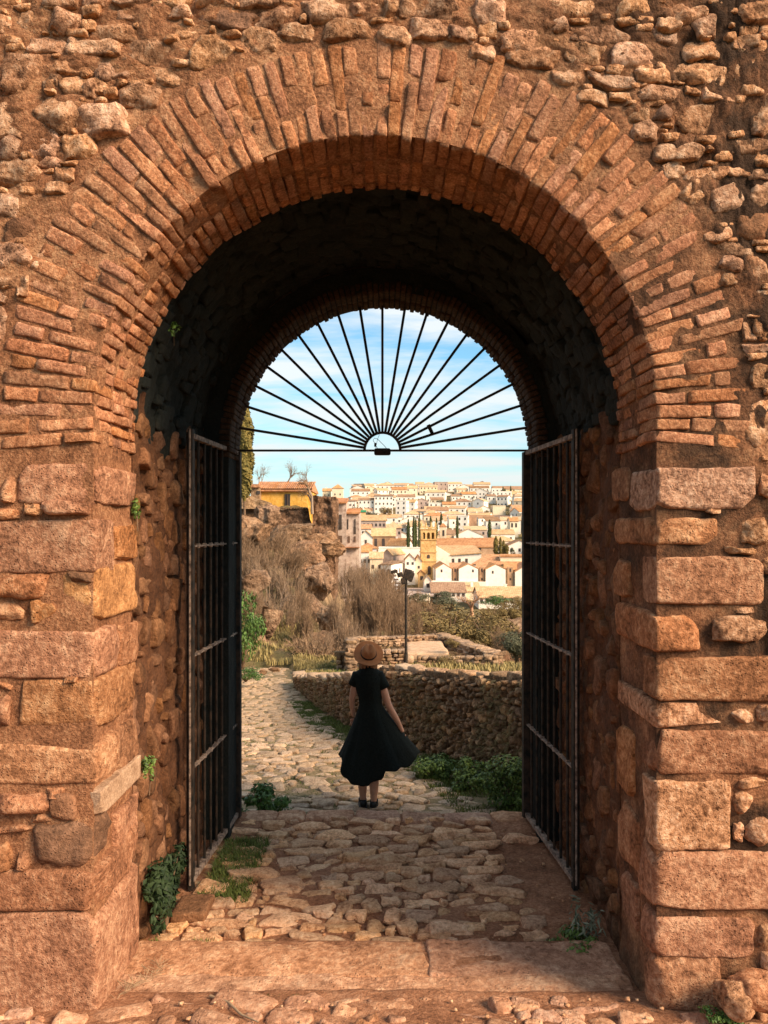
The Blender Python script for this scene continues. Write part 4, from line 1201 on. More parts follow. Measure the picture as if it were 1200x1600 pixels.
# hands: five fingers each, closing on the cloth (right) and relaxed (left)
def fingers(par, palm, dirv, side, nm):
    palm = Vector(palm); d = Vector(dirv).normalized(); s_ = d.cross(Vector((0, 1, 0))).normalized()
    lens = (.070, .078, .072, .056)
    for i in range(4):
        b0 = palm + d * .020 + s_ * ((i - 1.5) * .0175)
        p1 = b0 + d * lens[i] * .45 + Vector((0, .006, 0)); p2 = p1 + (d * .7 + Vector((0, .6, 0)) * side).normalized() * lens[i] * .33; p3 = p2 + (d * .3 + Vector((0, 1, 0)) * side).normalized() * lens[i] * .25
        me = skin_mesh(nm, [b0, p1, p2, p3], [(0, 1), (1, 2), (2, 3)], [.0095, .0088, .008, .0065], 0, 1)
        link(nm, me, M_skin, par)
    b0 = palm - d * .02 - s_ * .022 * side; p1 = b0 - s_ * .022 * side + d * .022; p2 = p1 + d * .024 + Vector((0, .008, 0))
    link('thumb', skin_mesh('thumb', [b0, p1, p2], [(0, 1), (1, 2)], [.012, .0105, .008], 0, 1), M_skin, par)
ABS[body.name] = Vector((0, 0, 0)); 
fingers(body, Q(630, 1144, -.01), (-.15, .1, -1), 1, 'finger')
fingers(body, Q(552, 1123, .09), (.0, .1, -1), -1, 'finger')
# face features turned away from the camera
hc = Q(575, 1026, .02)
lst = [(rough_block((.03, .045, .05), 3, .012, 0, 1, 0)[0] + np.array([hc.x, hc.y + .10, hc.z - .01]), cube_topo(3)[1])]
link('nose', mesh_from('nose', *joined(lst)), M_skin, body)
for s_ in (-1, 1):
    v_, f_ = rough_block((.018, .04, .06), 4, .008, 0, 1, 0)
    link('ear', mesh_from('ear', v_, f_), M_skin, body, (hc.x + s_ * .088, hc.y, hc.z - .02))
    v_, f_ = rough_block((.026, .012, .012), 3, .005, 0, 1, 0)
    link('eye', mesh_from('eye', v_, f_), M_dress, body, (hc.x + s_ * .032, hc.y + .088, hc.z + .012))
v_, f_ = rough_block((.05, .012, .012), 3, .005, 0, 1, 0); link('mouth', mesh_from('mouth', v_, f_), M_hat, body, (hc.x, hc.y + .085, hc.z - .055))

# dress: bodice and skirt in one, asymmetric hem lifted at the hand
rows = [(1038.5, 568, 583, .045), (1042, 565, 586, .055), (1046.5, 560, 591, .075), (1051, 554.5, 596, .09), (1057, 551.5, 599, .105), (1064, 553, 598, .115), (1076, 556, 597, .115), (1090, 560, 596.5, .105), (1100, 561, 597, .105)]
hemx = [529, 533, 538, 546, 560, 577, 580, 598, 602, 622, 641, 655]
hemy = [1182, 1194, 1205, 1212, 1215, 1215, 1207, 1206, 1192, 1190, 1189, 1176]
nph = 120
ph = np.linspace(0, 2 * PI, nph, endpoint=False)
V = []
for (py, xl_, xr_, dd) in rows:
    cx, a_ = (xl_ + xr_) / 2, (xr_ - xl_) / 2
    for p_ in ph:
        q = Q(cx + a_ * math.cos(p_), py, dd * math.sin(p_)); V.append(tuple(q))
ns = 26
top = np.array(V[-nph:])
hem = []
for p_ in ph:
    x = 592.5 + 64.5 * math.cos(p_)
    yy = np.interp(x, hemx, hemy)
    if math.sin(p_) > 0: yy = yy - 6 * math.sin(p_)
    hem.append(tuple(Q(x, yy, .30 * math.sin(p_) + (.02 if math.cos(p_) > .5 else 0))))
hem = np.array(hem)
cen0 = top.mean(0); 
for i in range(1, ns + 1):
    t_ = i / ns; e_ = t_ ** 0.92
    ring = top * (1 - e_) + hem * e_
    ring[:, 0] = top[:, 0] * (1 - t_ ** 1.05) + hem[:, 0] * t_ ** 1.05 if True else ring[:, 0]
    c_ = ring.mean(0)
    dirs = ring - c_; dirs[:, 2] = 0; ln = np.linalg.norm(dirs, axis=1, keepdims=True); dirs /= ln
    fold = (np.sin(ph * 9 + 1.3 * np.sin(t_ * 3)) * .6 + np.sin(ph * 17 + 2 + t_) * .4 + .5 * np.sin(ph * 5 + 1)) * .020 * t_ ** 1.2
    # fabric pinched and drawn out at the hand
    fold = fold * (1 - .6 * np.clip(np.cos(ph), 0, 1))
    ring = ring + dirs * (fold - .008 * t_)[:, None]
    ring[:, 2] += (np.sin(ph * 23) * .004 + np.sin(ph * 13 + 2) * .006) * t_ ** 4
    V += [tuple(q) for q in ring]
V = np.array(V); nr_ = len(V) // nph
V = V.reshape(nr_, nph, 3).transpose(1, 0, 2).reshape(-1, 3)
V += fbm(V * 18, 3, 55)[:, None] * np.array([.3, 1, .2]) * .008
dress = link('dress', mesh_from('dress', V, grid_faces(nph, nr_, True)[:, ::-1]), M_dress, person)
sm_ = dress.modifiers.new('solid', 'SOLIDIFY'); sm_.thickness = .004
for (s0, s1, r0, r1, r2) in ((Q(560, 1053), Q(552.5, 1071, .008), .062, .058, .060), (Q(590, 1053), Q(600.5, 1075, -.008), .062, .060, .062)):
    m_ = s0.lerp(s1, .5)
    v_, f_ = tube([s0.lerp(s1, -.15), s0, m_, s1, s1.lerp(s0, .12)], [.03, r0, r1, r2, .045], 20)
    link('sleeve', mesh_from('sleeve', v_, f_), M_dress, dress)
ABS[dress.name] = Vector((0, 0, 0))
# hair below the hat
lst = []
for k in range(26):
    a_ = PI + PI * (k + .5) / 26
    x = math.cos(a_) * .088; y = math.sin(a_) * .085
    lst.append(tube([hc + Vector((x * .9, y * .9 + .01, .05)), hc + Vector((x * 1.05, y * 1.05, -.03)), hc + Vector((x * 1.0 + rnd.uniform(-.008, .008), y * .95, -.085 - abs(x) * .5 + rnd.uniform(-.02, .01)))], [.018, .017, .006], 6))
link('hair', mesh_from('hair', *joined(lst)), M_hair, person)
# hat, tipped back towards the camera
prof = [(.0, .105), (.02, .108), (.045, .112), (.062, .104), (.070, .085), (.074, .055), (.078, .020), (.080, .004)]
nseg = 48
v1, f1 = lathe(prof, nseg)
ang = np.arctan2(v1[:, 1], v1[:, 0])
cr_ = np.exp(-(v1[:, 0] / .016) ** 2) * np.clip((v1[:, 2] - .05) / .06, 0, 1)
v1[:, 2] -= cr_ * .018
v1[:, 0] *= 1 - .10 * np.clip((v1[:, 2] - .05) / .06, 0, 1)
v2, f2 = lathe([(.080, .004), (.092, .0), (.115, -.003), (.135, -.002), (.152, .003), (.154, .006), (.150, .007), (.115, .001), (.085, .006)], nseg)
ang = np.arctan2(v2[:, 1], v2[:, 0]); rr = np.hypot(v2[:, 0], v2[:, 1])
v2[:, 2] += (-.010 * np.cos(2 * ang) + .006 * np.sin(ang * 3 + 1)) * ((rr - .08) / .07)
hat_c = Q(576, 1021, -.035)
Rm = Matrix.Rotation(R(47), 3, 'X') @ Matrix.Rotation(R(4), 3, 'Y')
hat = link('hat', mesh_from('hat', *joined([(np_rot(v1, Rm), f1), (np_rot(v2, Rm), f2)])), M_hat, person, hat_c)
hat.modifiers.new('sub', 'SUBSURF').render_levels = 1
v3, f3 = lathe([(.078, .003), (.0825, .004), (.081, .022), (.076, .023)], nseg)
link('hat_band', mesh_from('hat_band', np_rot(v3, Rm), f3), M_band, hat, hat_c)
# shoes
for (ax, dy, rz) in ((566.5, .02, .10), (584.2, -.03, -.06)):
    c_ = Q(ax, 1255, dy + .06)
    base = Vector((c_.x, c_.y, float(Bz(c_.y)) + .005))
    v_, f_ = rough_block((.086, .235, .075), 8, .035, 0, 1, .0)
    k_ = (v_[:, 1] + .117) / .235
    v_[:, 2] = np.where(v_[:, 2] > 0, v_[:, 2] * (1.25 - .85 * k_), v_[:, 2]); v_[:, 0] *= 1 - .25 * np.abs(k_ - .6)
    up_ = link('shoe', mesh_from('shoe', np_rot(v_, Matrix.Rotation(rz, 3, 'Z')), f_), M_shoe, person, base + Vector((0, 0, .055)))
    v_, f_ = rough_block((.09, .24, .022), 5, .01, 0, 1, 0); v_[:, 0] *= 1 - .22 * np.abs((v_[:, 1] + .12) / .24 - .6)
    link('sole', mesh_from('sole', np_rot(v_, Matrix.Rotation(rz, 3, 'Z')), f_), M_band, up_, base + Vector((0, 0, .012)))
    v_, f_ = tube([base + Vector((0, -.06, .07)), Q(ax, 1249, dy - .0)], [.040, .041], 14)
    link('ankle_strap', mesh_from('ankle_strap', v_, f_), M_shoe, up_)
# ================================================================ middle ground
def Hp(x, y): return float(H(np.array([[x]]), np.array([[y]]))[0, 0])
M_cliff = rock_mat('ochre_cliff_rock', [(0.09, 0.05, 0.026), (0.30, 0.175, 0.10), (0.55, 0.36, 0.225)], .6, 3.6, 1.0, .22, .2, .9)
M_terr = rock_mat('dark_retaining_masonry', [(0.045, 0.027, 0.016), (0.19, 0.105, 0.058), (0.42, 0.25, 0.145)], .7, 3.4, 1.0, .22, 0.1, .9)
M_ruin = rock_mat('pale_ruin_stone', [(0.12, 0.072, 0.04), (0.33, 0.21, 0.125), (0.56, 0.39, 0.26)], 1.5, 9, 1.0, .04, .28, .7)
M_yplast = rock_mat('yellow_plaster', [(0.50, 0.26, 0.05), (0.72, 0.40, 0.08), (0.85, 0.54, 0.17)], .7, 3.0, .8, .05, 0, .3)
M_tile = rock_mat('clay_roof_tile', [(0.24, 0.105, 0.05), (0.44, 0.21, 0.10), (0.60, 0.32, 0.17)], .6, 2.2, .9, .08, .12, .3)
M_glassd = plain_mat('dark_window', (0.06, 0.05, 0.045), .3, .3, .5)
M_greyp = rock_mat('weathered_grey_plaster', [(0.22, 0.15, 0.12), (0.46, 0.36, 0.30), (0.62, 0.52, 0.44)], .35, 2.0, .6, .05, 0, .3)
M_wood = plain_mat('shutter_wood', (0.12, 0.07, 0.045), .7)

def boulder(label, px, py, w, h, D, mat=None, dp=None, n=18, amp=.12, emb=.0, name='boulder', group=None, rot=0):
    s_ = (w * D / F, (dp or w * .8) * D / F, h * D / F)
    v_, f_ = rough_block(s_, n + 10, min(s_) * .34, min(s_) * amp * 1.0, 2.4 / min(s_), .35, faceted=.6, outline=.22, chips=26, chipd=(.62, .95))
    q_ = v_ / np.linalg.norm(v_, axis=1, keepdims=True)
    v_ = v_ + q_ * (np.abs(fbm(v_ * 4.5 / min(s_) + px, 3, 91)) * -min(s_) * .16)[:, None]
    if rot: v_ = np_rot(v_, Matrix.Rotation(R(rot), 3, 'Y'))
    c_ = P(px, py, D); 
    return tag(link(name, mesh_from(name, v_, f_), mat or M_cliff, None, c_), label, 'rock', group)
# rocky hillside pieces
boulder('pale layered rock outcrop under the cypress on the hillside', 396, 835, 80, 66, 62, dp=60, n=26, amp=.16, rot=18)
boulder('pale smooth rock shoulder beside the green shrub', 388, 915, 60, 60, 38, dp=50, n=20, rot=25)
boulder('long leaning pale rock slab between the green shrub and the bare tree', 420, 978, 30, 84, 37, dp=60, n=24, rot=14, amp=.16)
boulder('large rounded boulder half hidden by brown brush below the bastion', 518, 972, 52, 66, 48, n=20, amp=.07)
boulder('smaller rounded boulder left of the large rounded one', 490, 960, 36, 60, 50, n=16)
boulder('broken ochre rock face above the large rounded boulder', 497, 905, 70, 60, 56, dp=50, n=26, amp=.22)
boulder('broad craggy rock mass right below the yellow house terrace wall', 448, 838, 96, 62, 70, dp=50, n=30, amp=.2)
boulder('wide broken crag in the middle of the slope under the bastion', 474, 872, 74, 60, 64, dp=50, n=30, amp=.2)
boulder('upper craggy ledge beside the pale layered outcrop', 418, 806, 60, 40, 73, dp=40, n=22, amp=.2)
boulder('low rock face behind the far end of the path', 470, 1018, 110, 70, 41, dp=60, n=30, amp=.2)
boulder('ochre rock face behind the path end nearest the green shrub', 405, 1022, 70, 60, 36, dp=50, n=22, amp=.2)
boulder('narrow dark cleft rock above the path end', 516, 1010, 40, 70, 43, n=20, amp=.22)
boulder('jagged ochre crag below the bastion of the terrace wall', 500, 852, 70, 40, 70, dp=60, n=24, amp=.24)
boulder('pale rocky slope by the row of far bushes', 812, 985, 60, 34, 60, dp=60, n=18, amp=.12)
for k, (x, y, w, h, l) in enumerate(((393, 1047, 14, 12, 'first small pale rock on the grass at the path side'), (411, 1050, 13, 9, 'small pale rock nearest the path edge'), (377, 1042, 14, 16, 'tall small rock under the green shrub'), (430, 1046, 22, 7, 'flat rock ledge at the far end of the path'))):
    boulder(l, x, y, w, h, 27, n=8, name='rock', group='small rocks beside the far path')
# terrace wall with bastion
def wall_piece(name, x0, x1, y0, y1, ztl, ztr, zb_, mat, parent, st=.18, amp=.12, fr=1.2, flare=0.0):
    nx, nz = max(3, int((x1 - x0) / st)), max(3, int((max(ztl, ztr) - zb_) / st))
    v_, f_ = cube_topo(40); v_ = v_.copy()
    u = (v_[:, 0] + 1) / 2; w = (v_[:, 1] + 1) / 2; q = (v_[:, 2] + 1) / 2
    x = x0 + (x1 - x0) * u; y = y0 + (y1 - y0) * w - flare * (1 - q) * (1 - w); z = zb_ + (ztl + (ztr - ztl) * u - zb_) * q
    p = np.stack([x, y, z], 1); k = fbm(p * fr, 5, 61, .62) * 1.3; k2 = np.abs(fbm(p * fr * .5, 3, 63))
    p[:, 1] -= (1 - w) * (k * amp * 2 + k2 * amp * 2); p[:, 0] += k * amp * np.sign(v_[:, 0]) * (np.abs(v_[:, 0]) > .99); p[:, 2] += k * amp * (q > .99)
    return link(name, mesh_from(name, p, f_), mat, parent)
def wp(px, D): return (px - 600) * D / F
def hp(py, D): return (825 - py) * D / F
tw = empty('terrace_wall', (wp(440, 76), 76, -4), 'high dark rough masonry terrace wall on the cliff below the yellow house', 'wall'); ABS[tw.name] = Vector(tw.location)
wall_piece('wall_face', wp(366, 76), wp(425, 76), 76, 79, hp(770, 76), hp(790, 76), -5, M_terr, tw, flare=2.0, amp=.2)
wall_piece('wall_face', wp(420, 75.5), wp(492, 75.5), 75.5, 79, hp(797, 76), hp(797, 76), -6, M_terr, tw, flare=1.5, amp=.2)
wall_piece('bastion', wp(487, 75), wp(524, 75), 75.1, 79, hp(776, 75), hp(778, 75), -7, M_terr, tw, flare=.8, amp=.25)
for k in range(16):
    x = wp(425 + k * 4.2, 75.4)
    link('coping_block', mesh_from('coping_block', *rough_block((.22, .3, .2), 2, .04, .02, 5, .1)), M_terr, tw, (x, 75.3, hp(794.5, 75.4)))
wall_piece('wall_fringe', wp(374, 75), wp(424, 75), 74.9, 75.4, hp(770, 75), hp(786, 75), hp(795, 75), M_ruin, tw, amp=.06)
tag(wall_piece('path_end_wall', wp(515, 34), wp(548, 34), 33.5, 34.2, hp(1030, 34), hp(1012, 34), hp(1062, 34), M_ruin, None, amp=.05), 'small stepped masonry block beside the dark bush before the woman', 'wall')

# yellow house
def boxhouse_part(name, x0, x1, y0, y1, z0, z1, mat, parent): return link(name, mesh_from(name, *box(x0, x1, y0, y1, z0, z1), smooth=False), mat, parent)
yh = empty('yellow_house', (wp(445, 80), 80, hp(800, 80)), 'yellow plastered house with a tiled roof and one window above the cliff', 'house'); ABS[yh.name] = Vector(yh.location)
D_ = 80; zt_ = hp(765, D_)
boxhouse_part('wall', wp(404, D_), wp(486, D_), 80, 87, -1, zt_, M_yplast, yh)
v_ = np.array([[wp(398, 80), 79.6, zt_], [wp(488, 80), 79.6, zt_], [wp(486, 80), 83.5, zt_ + .95], [wp(402, 80), 83.5, zt_ + .95], [wp(488, 80), 87.4, zt_], [wp(398, 80), 87.4, zt_],
               [wp(398, 80), 79.6, zt_ - .18], [wp(488, 80), 79.6, zt_ - .18], [wp(488, 80), 87.4, zt_ - .18], [wp(398, 80), 87.4, zt_ - .18]])
rf = link('roof', mesh_from('roof', v_, [np.array([[0, 1, 2, 3], [3, 2, 4, 5], [6, 7, 1, 0], [9, 8, 7, 6], [8, 9, 5, 4]]), np.array([[1, 4, 2], [0, 3, 5]]), np.array([[6, 0, 5, 9], [1, 7, 8, 4]])], smooth=False), M_tile, yh)
for k in range(30):
    x = wp(399 + k * 3.05, 80)
    v_, f_ = tube([(x, 79.55, zt_ + .04), (x, 83.5, zt_ + .99)], .09, 5)
    link('roof_tile_row', mesh_from('roof_tile_row', v_, f_), M_tile, rf)
wn = boxhouse_part('window', wp(445, 80), wp(453.5, 80), 79.9, 80.1, hp(791, 80), hp(772, 80), M_glassd, yh)
ABS[wn.name] = Vector()
boxhouse_part('window_grille', wp(449, 80), wp(449.6, 80), 79.82, 79.9, hp(791, 80), hp(772, 80), M_wood, wn)
boxhouse_part('sill', wp(443, 80), wp(456, 80), 79.75, 80.05, hp(792.5, 80), hp(791, 80), M_tile, wn)
sh = empty('stone_shed', (wp(399, 78), 78, hp(775, 78)), 'low stone outbuilding with a dark opening next to the yellow house', 'shed'); ABS[sh.name] = Vector(sh.location)
boxhouse_part('wall', wp(393, 79), wp(406, 79), 78.6, 83, 0, hp(762, 79), M_ruin, sh)
boxhouse_part('window', wp(401, 78.5), wp(406, 78.5), 78.5, 78.7, hp(772, 78.5), hp(767, 78.5), M_glassd, sh)
boxhouse_part('roof', wp(392, 79), wp(407, 79), 78.3, 83.4, hp(762, 79), hp(757, 79), M_tile, sh)
wb = empty('plaster_buttress', (wp(487, 79), 74, 0), 'narrow yellow and pale plaster buttress between house and bastion', 'buttress'); ABS[wb.name] = Vector(wb.location)
v_ = np.array([[wp(478, 74.8), 74.8, hp(770, 74.8)], [wp(489, 74.8), 74.8, hp(770, 74.8)], [wp(488, 74.8), 74.4, hp(818, 74.4)], [wp(485.5, 74.8), 74.4, hp(812, 74.4)],
               [wp(478, 74.8), 76, hp(770, 74.8)], [wp(489, 74.8), 76, hp(770, 74.8)], [wp(488, 74.8), 76, hp(818, 74.4)], [wp(485.5, 74.8), 76, hp(812, 74.4)]])
link('plaster', mesh_from('plaster', v_, np.array([[0, 3, 2, 1], [4, 5, 6, 7], [0, 1, 5, 4], [1, 2, 6, 5], [2, 3, 7, 6], [3, 0, 4, 7]]), smooth=False), M_yplast, wb)
# grey weathered house on the cliff edge
gh = empty('cliffside_house', (wp(543, 92), 92, hp(890, 92)), 'tall weathered grey and white house with peeling plaster at the cliff edge', 'house'); ABS[gh.name] = Vector(gh.location)
D_ = 92
boxhouse_part('wall', wp(521, D_), wp(541, D_), 92, 100, hp(940, D_), hp(784, D_), M_greyp, gh)
boxhouse_part('wall', wp(541.2, D_), wp(561, D_), 92.6, 100, hp(940, D_), hp(800, D_), M_greyp, gh)
def shed_roof(x0, x1, y0, y1, z0, z1, par, mat=M_tile, th=.2):
    v_ = np.array([[x0, y0, z0], [x1, y0, z0], [x1, y1, z1], [x0, y1, z1], [x0, y0, z0 - th], [x1, y0, z0 - th], [x1, y1, z1 - th], [x0, y1, z1 - th]])
    return link('roof', mesh_from('roof', v_, np.array([[0, 1, 2, 3], [7, 6, 5, 4], [4, 5, 1, 0], [5, 6, 2, 1], [6, 7, 3, 2], [7, 4, 0, 3]]), smooth=False), mat, par)
shed_roof(wp(520, D_), wp(542.5, D_), 91.6, 96, hp(784, D_), hp(776, D_), gh)
shed_roof(wp(541.2, D_), wp(562.5, D_), 92.2, 96, hp(800, D_), hp(793, D_), gh)
for (a_, b_, c_, d_) in ((530, 534, 804, 827), (541.8, 544, 811, 827), (553.5, 555.5, 811, 834), (529, 534.5, 837, 848), (543.5, 546.5, 838, 848), (553.5, 555.5, 838, 846)):
    w_ = boxhouse_part('window', wp(a_, D_), wp(b_, D_), (91.9 if a_ < 541 else 92.5), 92.8, hp(d_, D_), hp(c_, D_), M_glassd if c_ < 830 else M_wood, gh)
    ABS[w_.name] = Vector()
    if c_ in (804, 811) and a_ != 541.8:
        v_, f_ = joined([bar((wp(a_ - 1, D_), 91.4, hp(d_, D_) + q), (wp(b_ + 1, D_), 91.4, hp(d_, D_) + q), .05) for q in (0, .75)] + [bar((wp(a_ - 1 + k, D_), 91.4, hp(d_, D_)), (wp(a_ - 1 + k, D_), 91.4, hp(d_, D_) + .75), .03) for k in np.linspace(0, b_ - a_ + 2, 6)])
        link('balcony_rail', mesh_from('balcony_rail', v_, f_, smooth=False), M_iron, w_)
boxhouse_part('ledge', wp(538, D_), wp(562, D_), 91.9, 92.7, hp(856, D_), hp(854.5, D_), M_tile, gh)

# ---- trees and brush
def twig_mesh(name, n, rad, height, seed, thick=.012, spread=.8, curl=.3, sub=2):
    """bare shrub: crooked stems fan out of the ground and fork twice"""
    g_ = random.Random(seed); lst = []
    def rv(a): return Vector((g_.uniform(-a, a), g_.uniform(-a, a), g_.uniform(-a, a)))
    lobes = [(g_.uniform(0, 2 * PI), g_.uniform(.7, 1.1)) for _ in range(5)]
    for i in range(n):
        a_, hk = g_.choice(lobes); a_ += g_.gauss(0, .45)
        rr = math.sqrt(g_.random()) * rad * .40
        L = height * g_.uniform(.45, .72) * hk
        tilt = g_.uniform(.1, 1) * spread
        d = Vector((math.cos(a_) * tilt, math.sin(a_) * tilt, 1)).normalized()
        p0 = Vector((math.cos(a_) * rr, math.sin(a_) * rr, -.1)); p1 = p0 + (d + rv(.18) * curl * 2) * L * .55; p2 = p1 + (d + rv(.4) * curl * 2 + Vector((0, 0, .1))).normalized() * L * .5
        lst.append(tube([p0, p1, p2], [thick * 1.3, thick, thick * .6], 3))
        for k in range(sub):
            q = p1.lerp(p2, g_.uniform(0, 1)); d2 = (d + rv(.75)).normalized(); e = q + d2 * L * g_.uniform(.25, .6)
            lst.append(tube([q, q.lerp(e, .5) + rv(.05) * L, e], [thick * .6, thick * .5, thick * .3], 3))
            for k2 in range(2):
                q2 = q.lerp(e, g_.uniform(.3, .9)); e2 = q2 + (d2 + rv(.9)).normalized() * L * g_.uniform(.12, .3)
                lst.append(tube([q2, e2], [thick * .4, thick * .22], 3))
    return mesh_from(name, *joined(lst))
TW = [twig_mesh('twigs', 110, 1.0, 1.0, s_, .010, .9, .3, 4) for s_ in (1, 2, 3, 6)]
TV = [twig_mesh('twigs', 120, .8, 1.0, s_, .008, .4, .3, 4) for s_ in (4, 5)]
for m_ in TW + TV: m_.materials.append(M_twig)
TW2 = []
for m_ in TW[:3]:
    q = m_.copy(); q.materials.clear(); q.materials.append(M_twig2); TW2.append(q)
LB = []
for k, (mat, sd) in enumerate(((M_leafy, 1), (M_leafo, 2), (M_leafg, 3), (M_leafb, 4))):
    p, nr = clump_points(2600, (1, 1, .8), 20, .34, seed=sd); p[:, 2] = np.abs(p[:, 2] + .55)
    v_, f_ = leaves(p, nr, .10); m_ = mesh_from('leaves', v_, f_, smooth=False); m_.materials.append(mat); LB.append(m_)
STEM = mesh_from('stems', *joined([tube([(0, 0, -.1), (math.cos(a_) * .3, math.sin(a_) * .3, .5), (math.cos(a_) * .6, math.sin(a_) * .6, 1.1)], [.04, .03, .01], 4) for a_ in np.linspace(0, 5.5, 7)]))
STEM.materials.append(M_bark)
def shrub(label, px, pyb, w, h, D, kind='w', group='bare brown shrubs on the hillside', cat='shrub', name='bare_shrub', twigmat=None):
    """w, h in photograph pixels; foot at (px, pyb)"""
    loc = P(px, pyb, D); W_, H_ = w * D / F / 2, h * D / F
    root = empty(name, loc, label, cat, group); ABS[root.name] = Vector(loc)
    rz = (0, 0, rnd.uniform(0, 6))
    if kind in 'wv':
        me = rnd.choice(TW + TW2 if kind == 'w' else TV + TW2[:1])
        if twigmat: me = me.copy(); me.materials.clear(); me.materials.append(twigmat)
        link('twigs', me, None, root, loc, rz, scale=(W_, W_, H_))
    else:
        me = LB['yogb'.index(kind)]
        link('foliage', me, None, root, loc, rz, scale=(W_, W_, H_ / 1.35))
        link('stem', STEM, None, root, loc, rz, scale=(W_, W_, H_ / 1.4))
    return root
# green shrub at the path side
shrub('bright green leafy shrub beside the far end of the left gate leaf', 380, 1032, 76, 118, 23, 'g', None, name='green_shrub')
shrub('green weeds under the bright green shrub', 384, 1064, 60, 22, 24, 'g', None, name='green_weeds', cat='plant')
where = ['under the terrace wall', 'under the pale layered outcrop', 'behind the bright green shrub', 'above the large boulder', 'in front of the cliffside house', 'above the far end of the path',
         'between boulder and lamp post', 'beside the long rock slab']
spots = [(392, 880, 90, 60, 60, 'w'), (425, 878, 90, 66, 62, 'w'), (400, 905, 110, 70, 50, 'w'), (448, 896, 90, 60, 54, 'w'), (418, 938, 100, 86, 46, 'w'), (455, 945, 70, 70, 46, 'w'),
         (440, 990, 80, 80, 40, 'v'), (380, 860, 70, 46, 66, 'w'), (470, 1010, 80, 70, 38, 'v'), (500, 1035, 60, 70, 36, 'v'), (540, 1030, 70, 90, 38, 'v'), (455, 1040, 46, 36, 34, 'v'),
         (560, 990, 90, 96, 44, 'v'), (592, 1010, 90, 110, 42, 'v'), (620, 990, 80, 100, 48, 'v'), (545, 930, 60, 60, 58, 'w'), (582, 935, 90, 70, 60, 'w'), (608, 950, 80, 66, 58, 'w'), (560, 915, 60, 44, 64, 'w'),
         (600, 975, 110, 90, 52, 'w'), (530, 975, 50, 60, 47, 'v'), (640, 1005, 60, 60, 46, 'w'), (570, 1040, 70, 70, 37, 'v'), (605, 905, 40, 22, 75, 'w'),
         (395, 970, 50, 60, 36, 'w'), (470, 965, 60, 60, 44, 'w'), (620, 1040, 50, 60, 38, 'v'), (660, 985, 60, 60, 56, 'w')]
kinds_ = {'w': 'spreading', 'v': 'upright'}
ordw = ['leftmost', 'second', 'third', 'fourth', 'fifth', 'sixth', 'seventh', 'eighth']
bins = {}
for k, q in enumerate(spots):
    bins.setdefault((q[5], int(I(q[0], [370, 430, 500, 560, 640], [0, 1, 1, 2, 3])), q[1] > 1000, q[1] > 930), []).append((q[0], k))
words_ = {}
for b_ in bins.values():
    for n_, (x, k) in enumerate(sorted(b_)): words_[k] = ordw[n_] + ' along,' if len(b_) > 1 else 'single'
for k, (x, y, w, h, D, kd) in enumerate(spots):
    side_ = words_[k]
    near = ('by the cypress foot', 'under the terrace wall', 'below the cliffside house', 'in front of the town')[int(I(x, [370, 430, 500, 560, 640], [0, 1, 1, 2, 3]))]
    lvl = 'at path level' if y > 1000 else 'halfway up the slope' if y > 930 else 'high on the slope'
    shrub(f'{side_} {kinds_[kd]} bare shrub {lvl} {near}', x, y, w, h, D, kd)
for (x, y, w, h, D, kd, l) in ((700, 1002, 130, 56, 50, 'y', 'wide olive brown round bush behind the ruin'), (765, 1008, 90, 52, 48, 'y', 'olive brown bush right of the wide one behind the ruin'), (665, 965, 60, 30, 80, 'b', 'low brown bush left of the pink tree'),
      (700, 955, 60, 26, 90, 'o', 'dark grey green bush between lamp post and pink tree'), (770, 975, 50, 30, 105, 'y', 'small yellowish bush below the low tiled houses'), (800, 968, 60, 36, 100, 'y', 'yellow green bush beside the shaded gate leaf'),
      (655, 945, 50, 20, 120, 'o', 'dark hedge bush below the parked cars'), (690, 938, 50, 16, 150, 'o', 'dark bush at the foot of the small tiled houses'), (640, 960, 50, 30, 75, 'w', 'thin brown bush behind the lamp post'), (790, 1020, 60, 50, 42, 'w', 'dry brown bush beside the grey olive tree'),
      (775, 945, 60, 16, 170, 'g', 'green hedge patch in front of the white wall with openings'), (815, 950, 40, 20, 150, 'y', 'golden bush in front of the white wall with openings')):
    shrub(l, x, y, w, h, D, kd, None, name='round_bush', cat='bush')
shrub('dry pinkish scrub heap at the foot of the grey olive tree', 800, 1042, 46, 30, 31, 'w', None, twigmat=M_twigp)
shrub('dark bush beside the small stepped masonry block', 519, 1058, 22, 30, 30, 'o', None, name='round_bush', cat='bush')
# scattered brush filling hillside and valley
xs_, ys_ = [], []
gpt = np.random.default_rng(5)
lstv = []
base_v = np.array([v.co[:] for v in TW[0].vertices]); base_f = [tuple(p.vertices) for p in TW[0].polygons]
bv = []; 
small = twig_mesh('t', 60, 1.0, 1.0, 33, .016, .9, .3, 2)
sv = np.array([v.co[:] for v in small.vertices]); sf = np.array([list(p.vertices) for p in small.polygons])
for k in range(620):
    y = gpt.uniform(33, 200) ; x = gpt.uniform(-.42, .40) * y + gpt.normal() * 3
    if y > 70 and x < -0.06 * y and x > -.2 * y: continue
    s_ = gpt.uniform(.5, 1.5) * (1 + y / 90)
    bv.append((sv * np.array([s_, s_, s_ * .9]) + np.array([x, y, Hp(x, y) - .1]), sf))
link('low_brush', mesh_from('low_brush', *joined(bv)), M_twig, kind='stuff')
bv = []
for k in range(340):
    y = gpt.uniform(60, 190); x = gpt.uniform(-.02, .42) * y
    p, nr = clump_points(90, (1, 1, .8), 6, .4, seed=k); s_ = gpt.uniform(.8, 2.4)
    v_, f_ = leaves(p * s_, nr, .42 * s_ ** .5); bv.append((v_ + np.array([x, y, Hp(x, y) + s_ * .4]), f_))
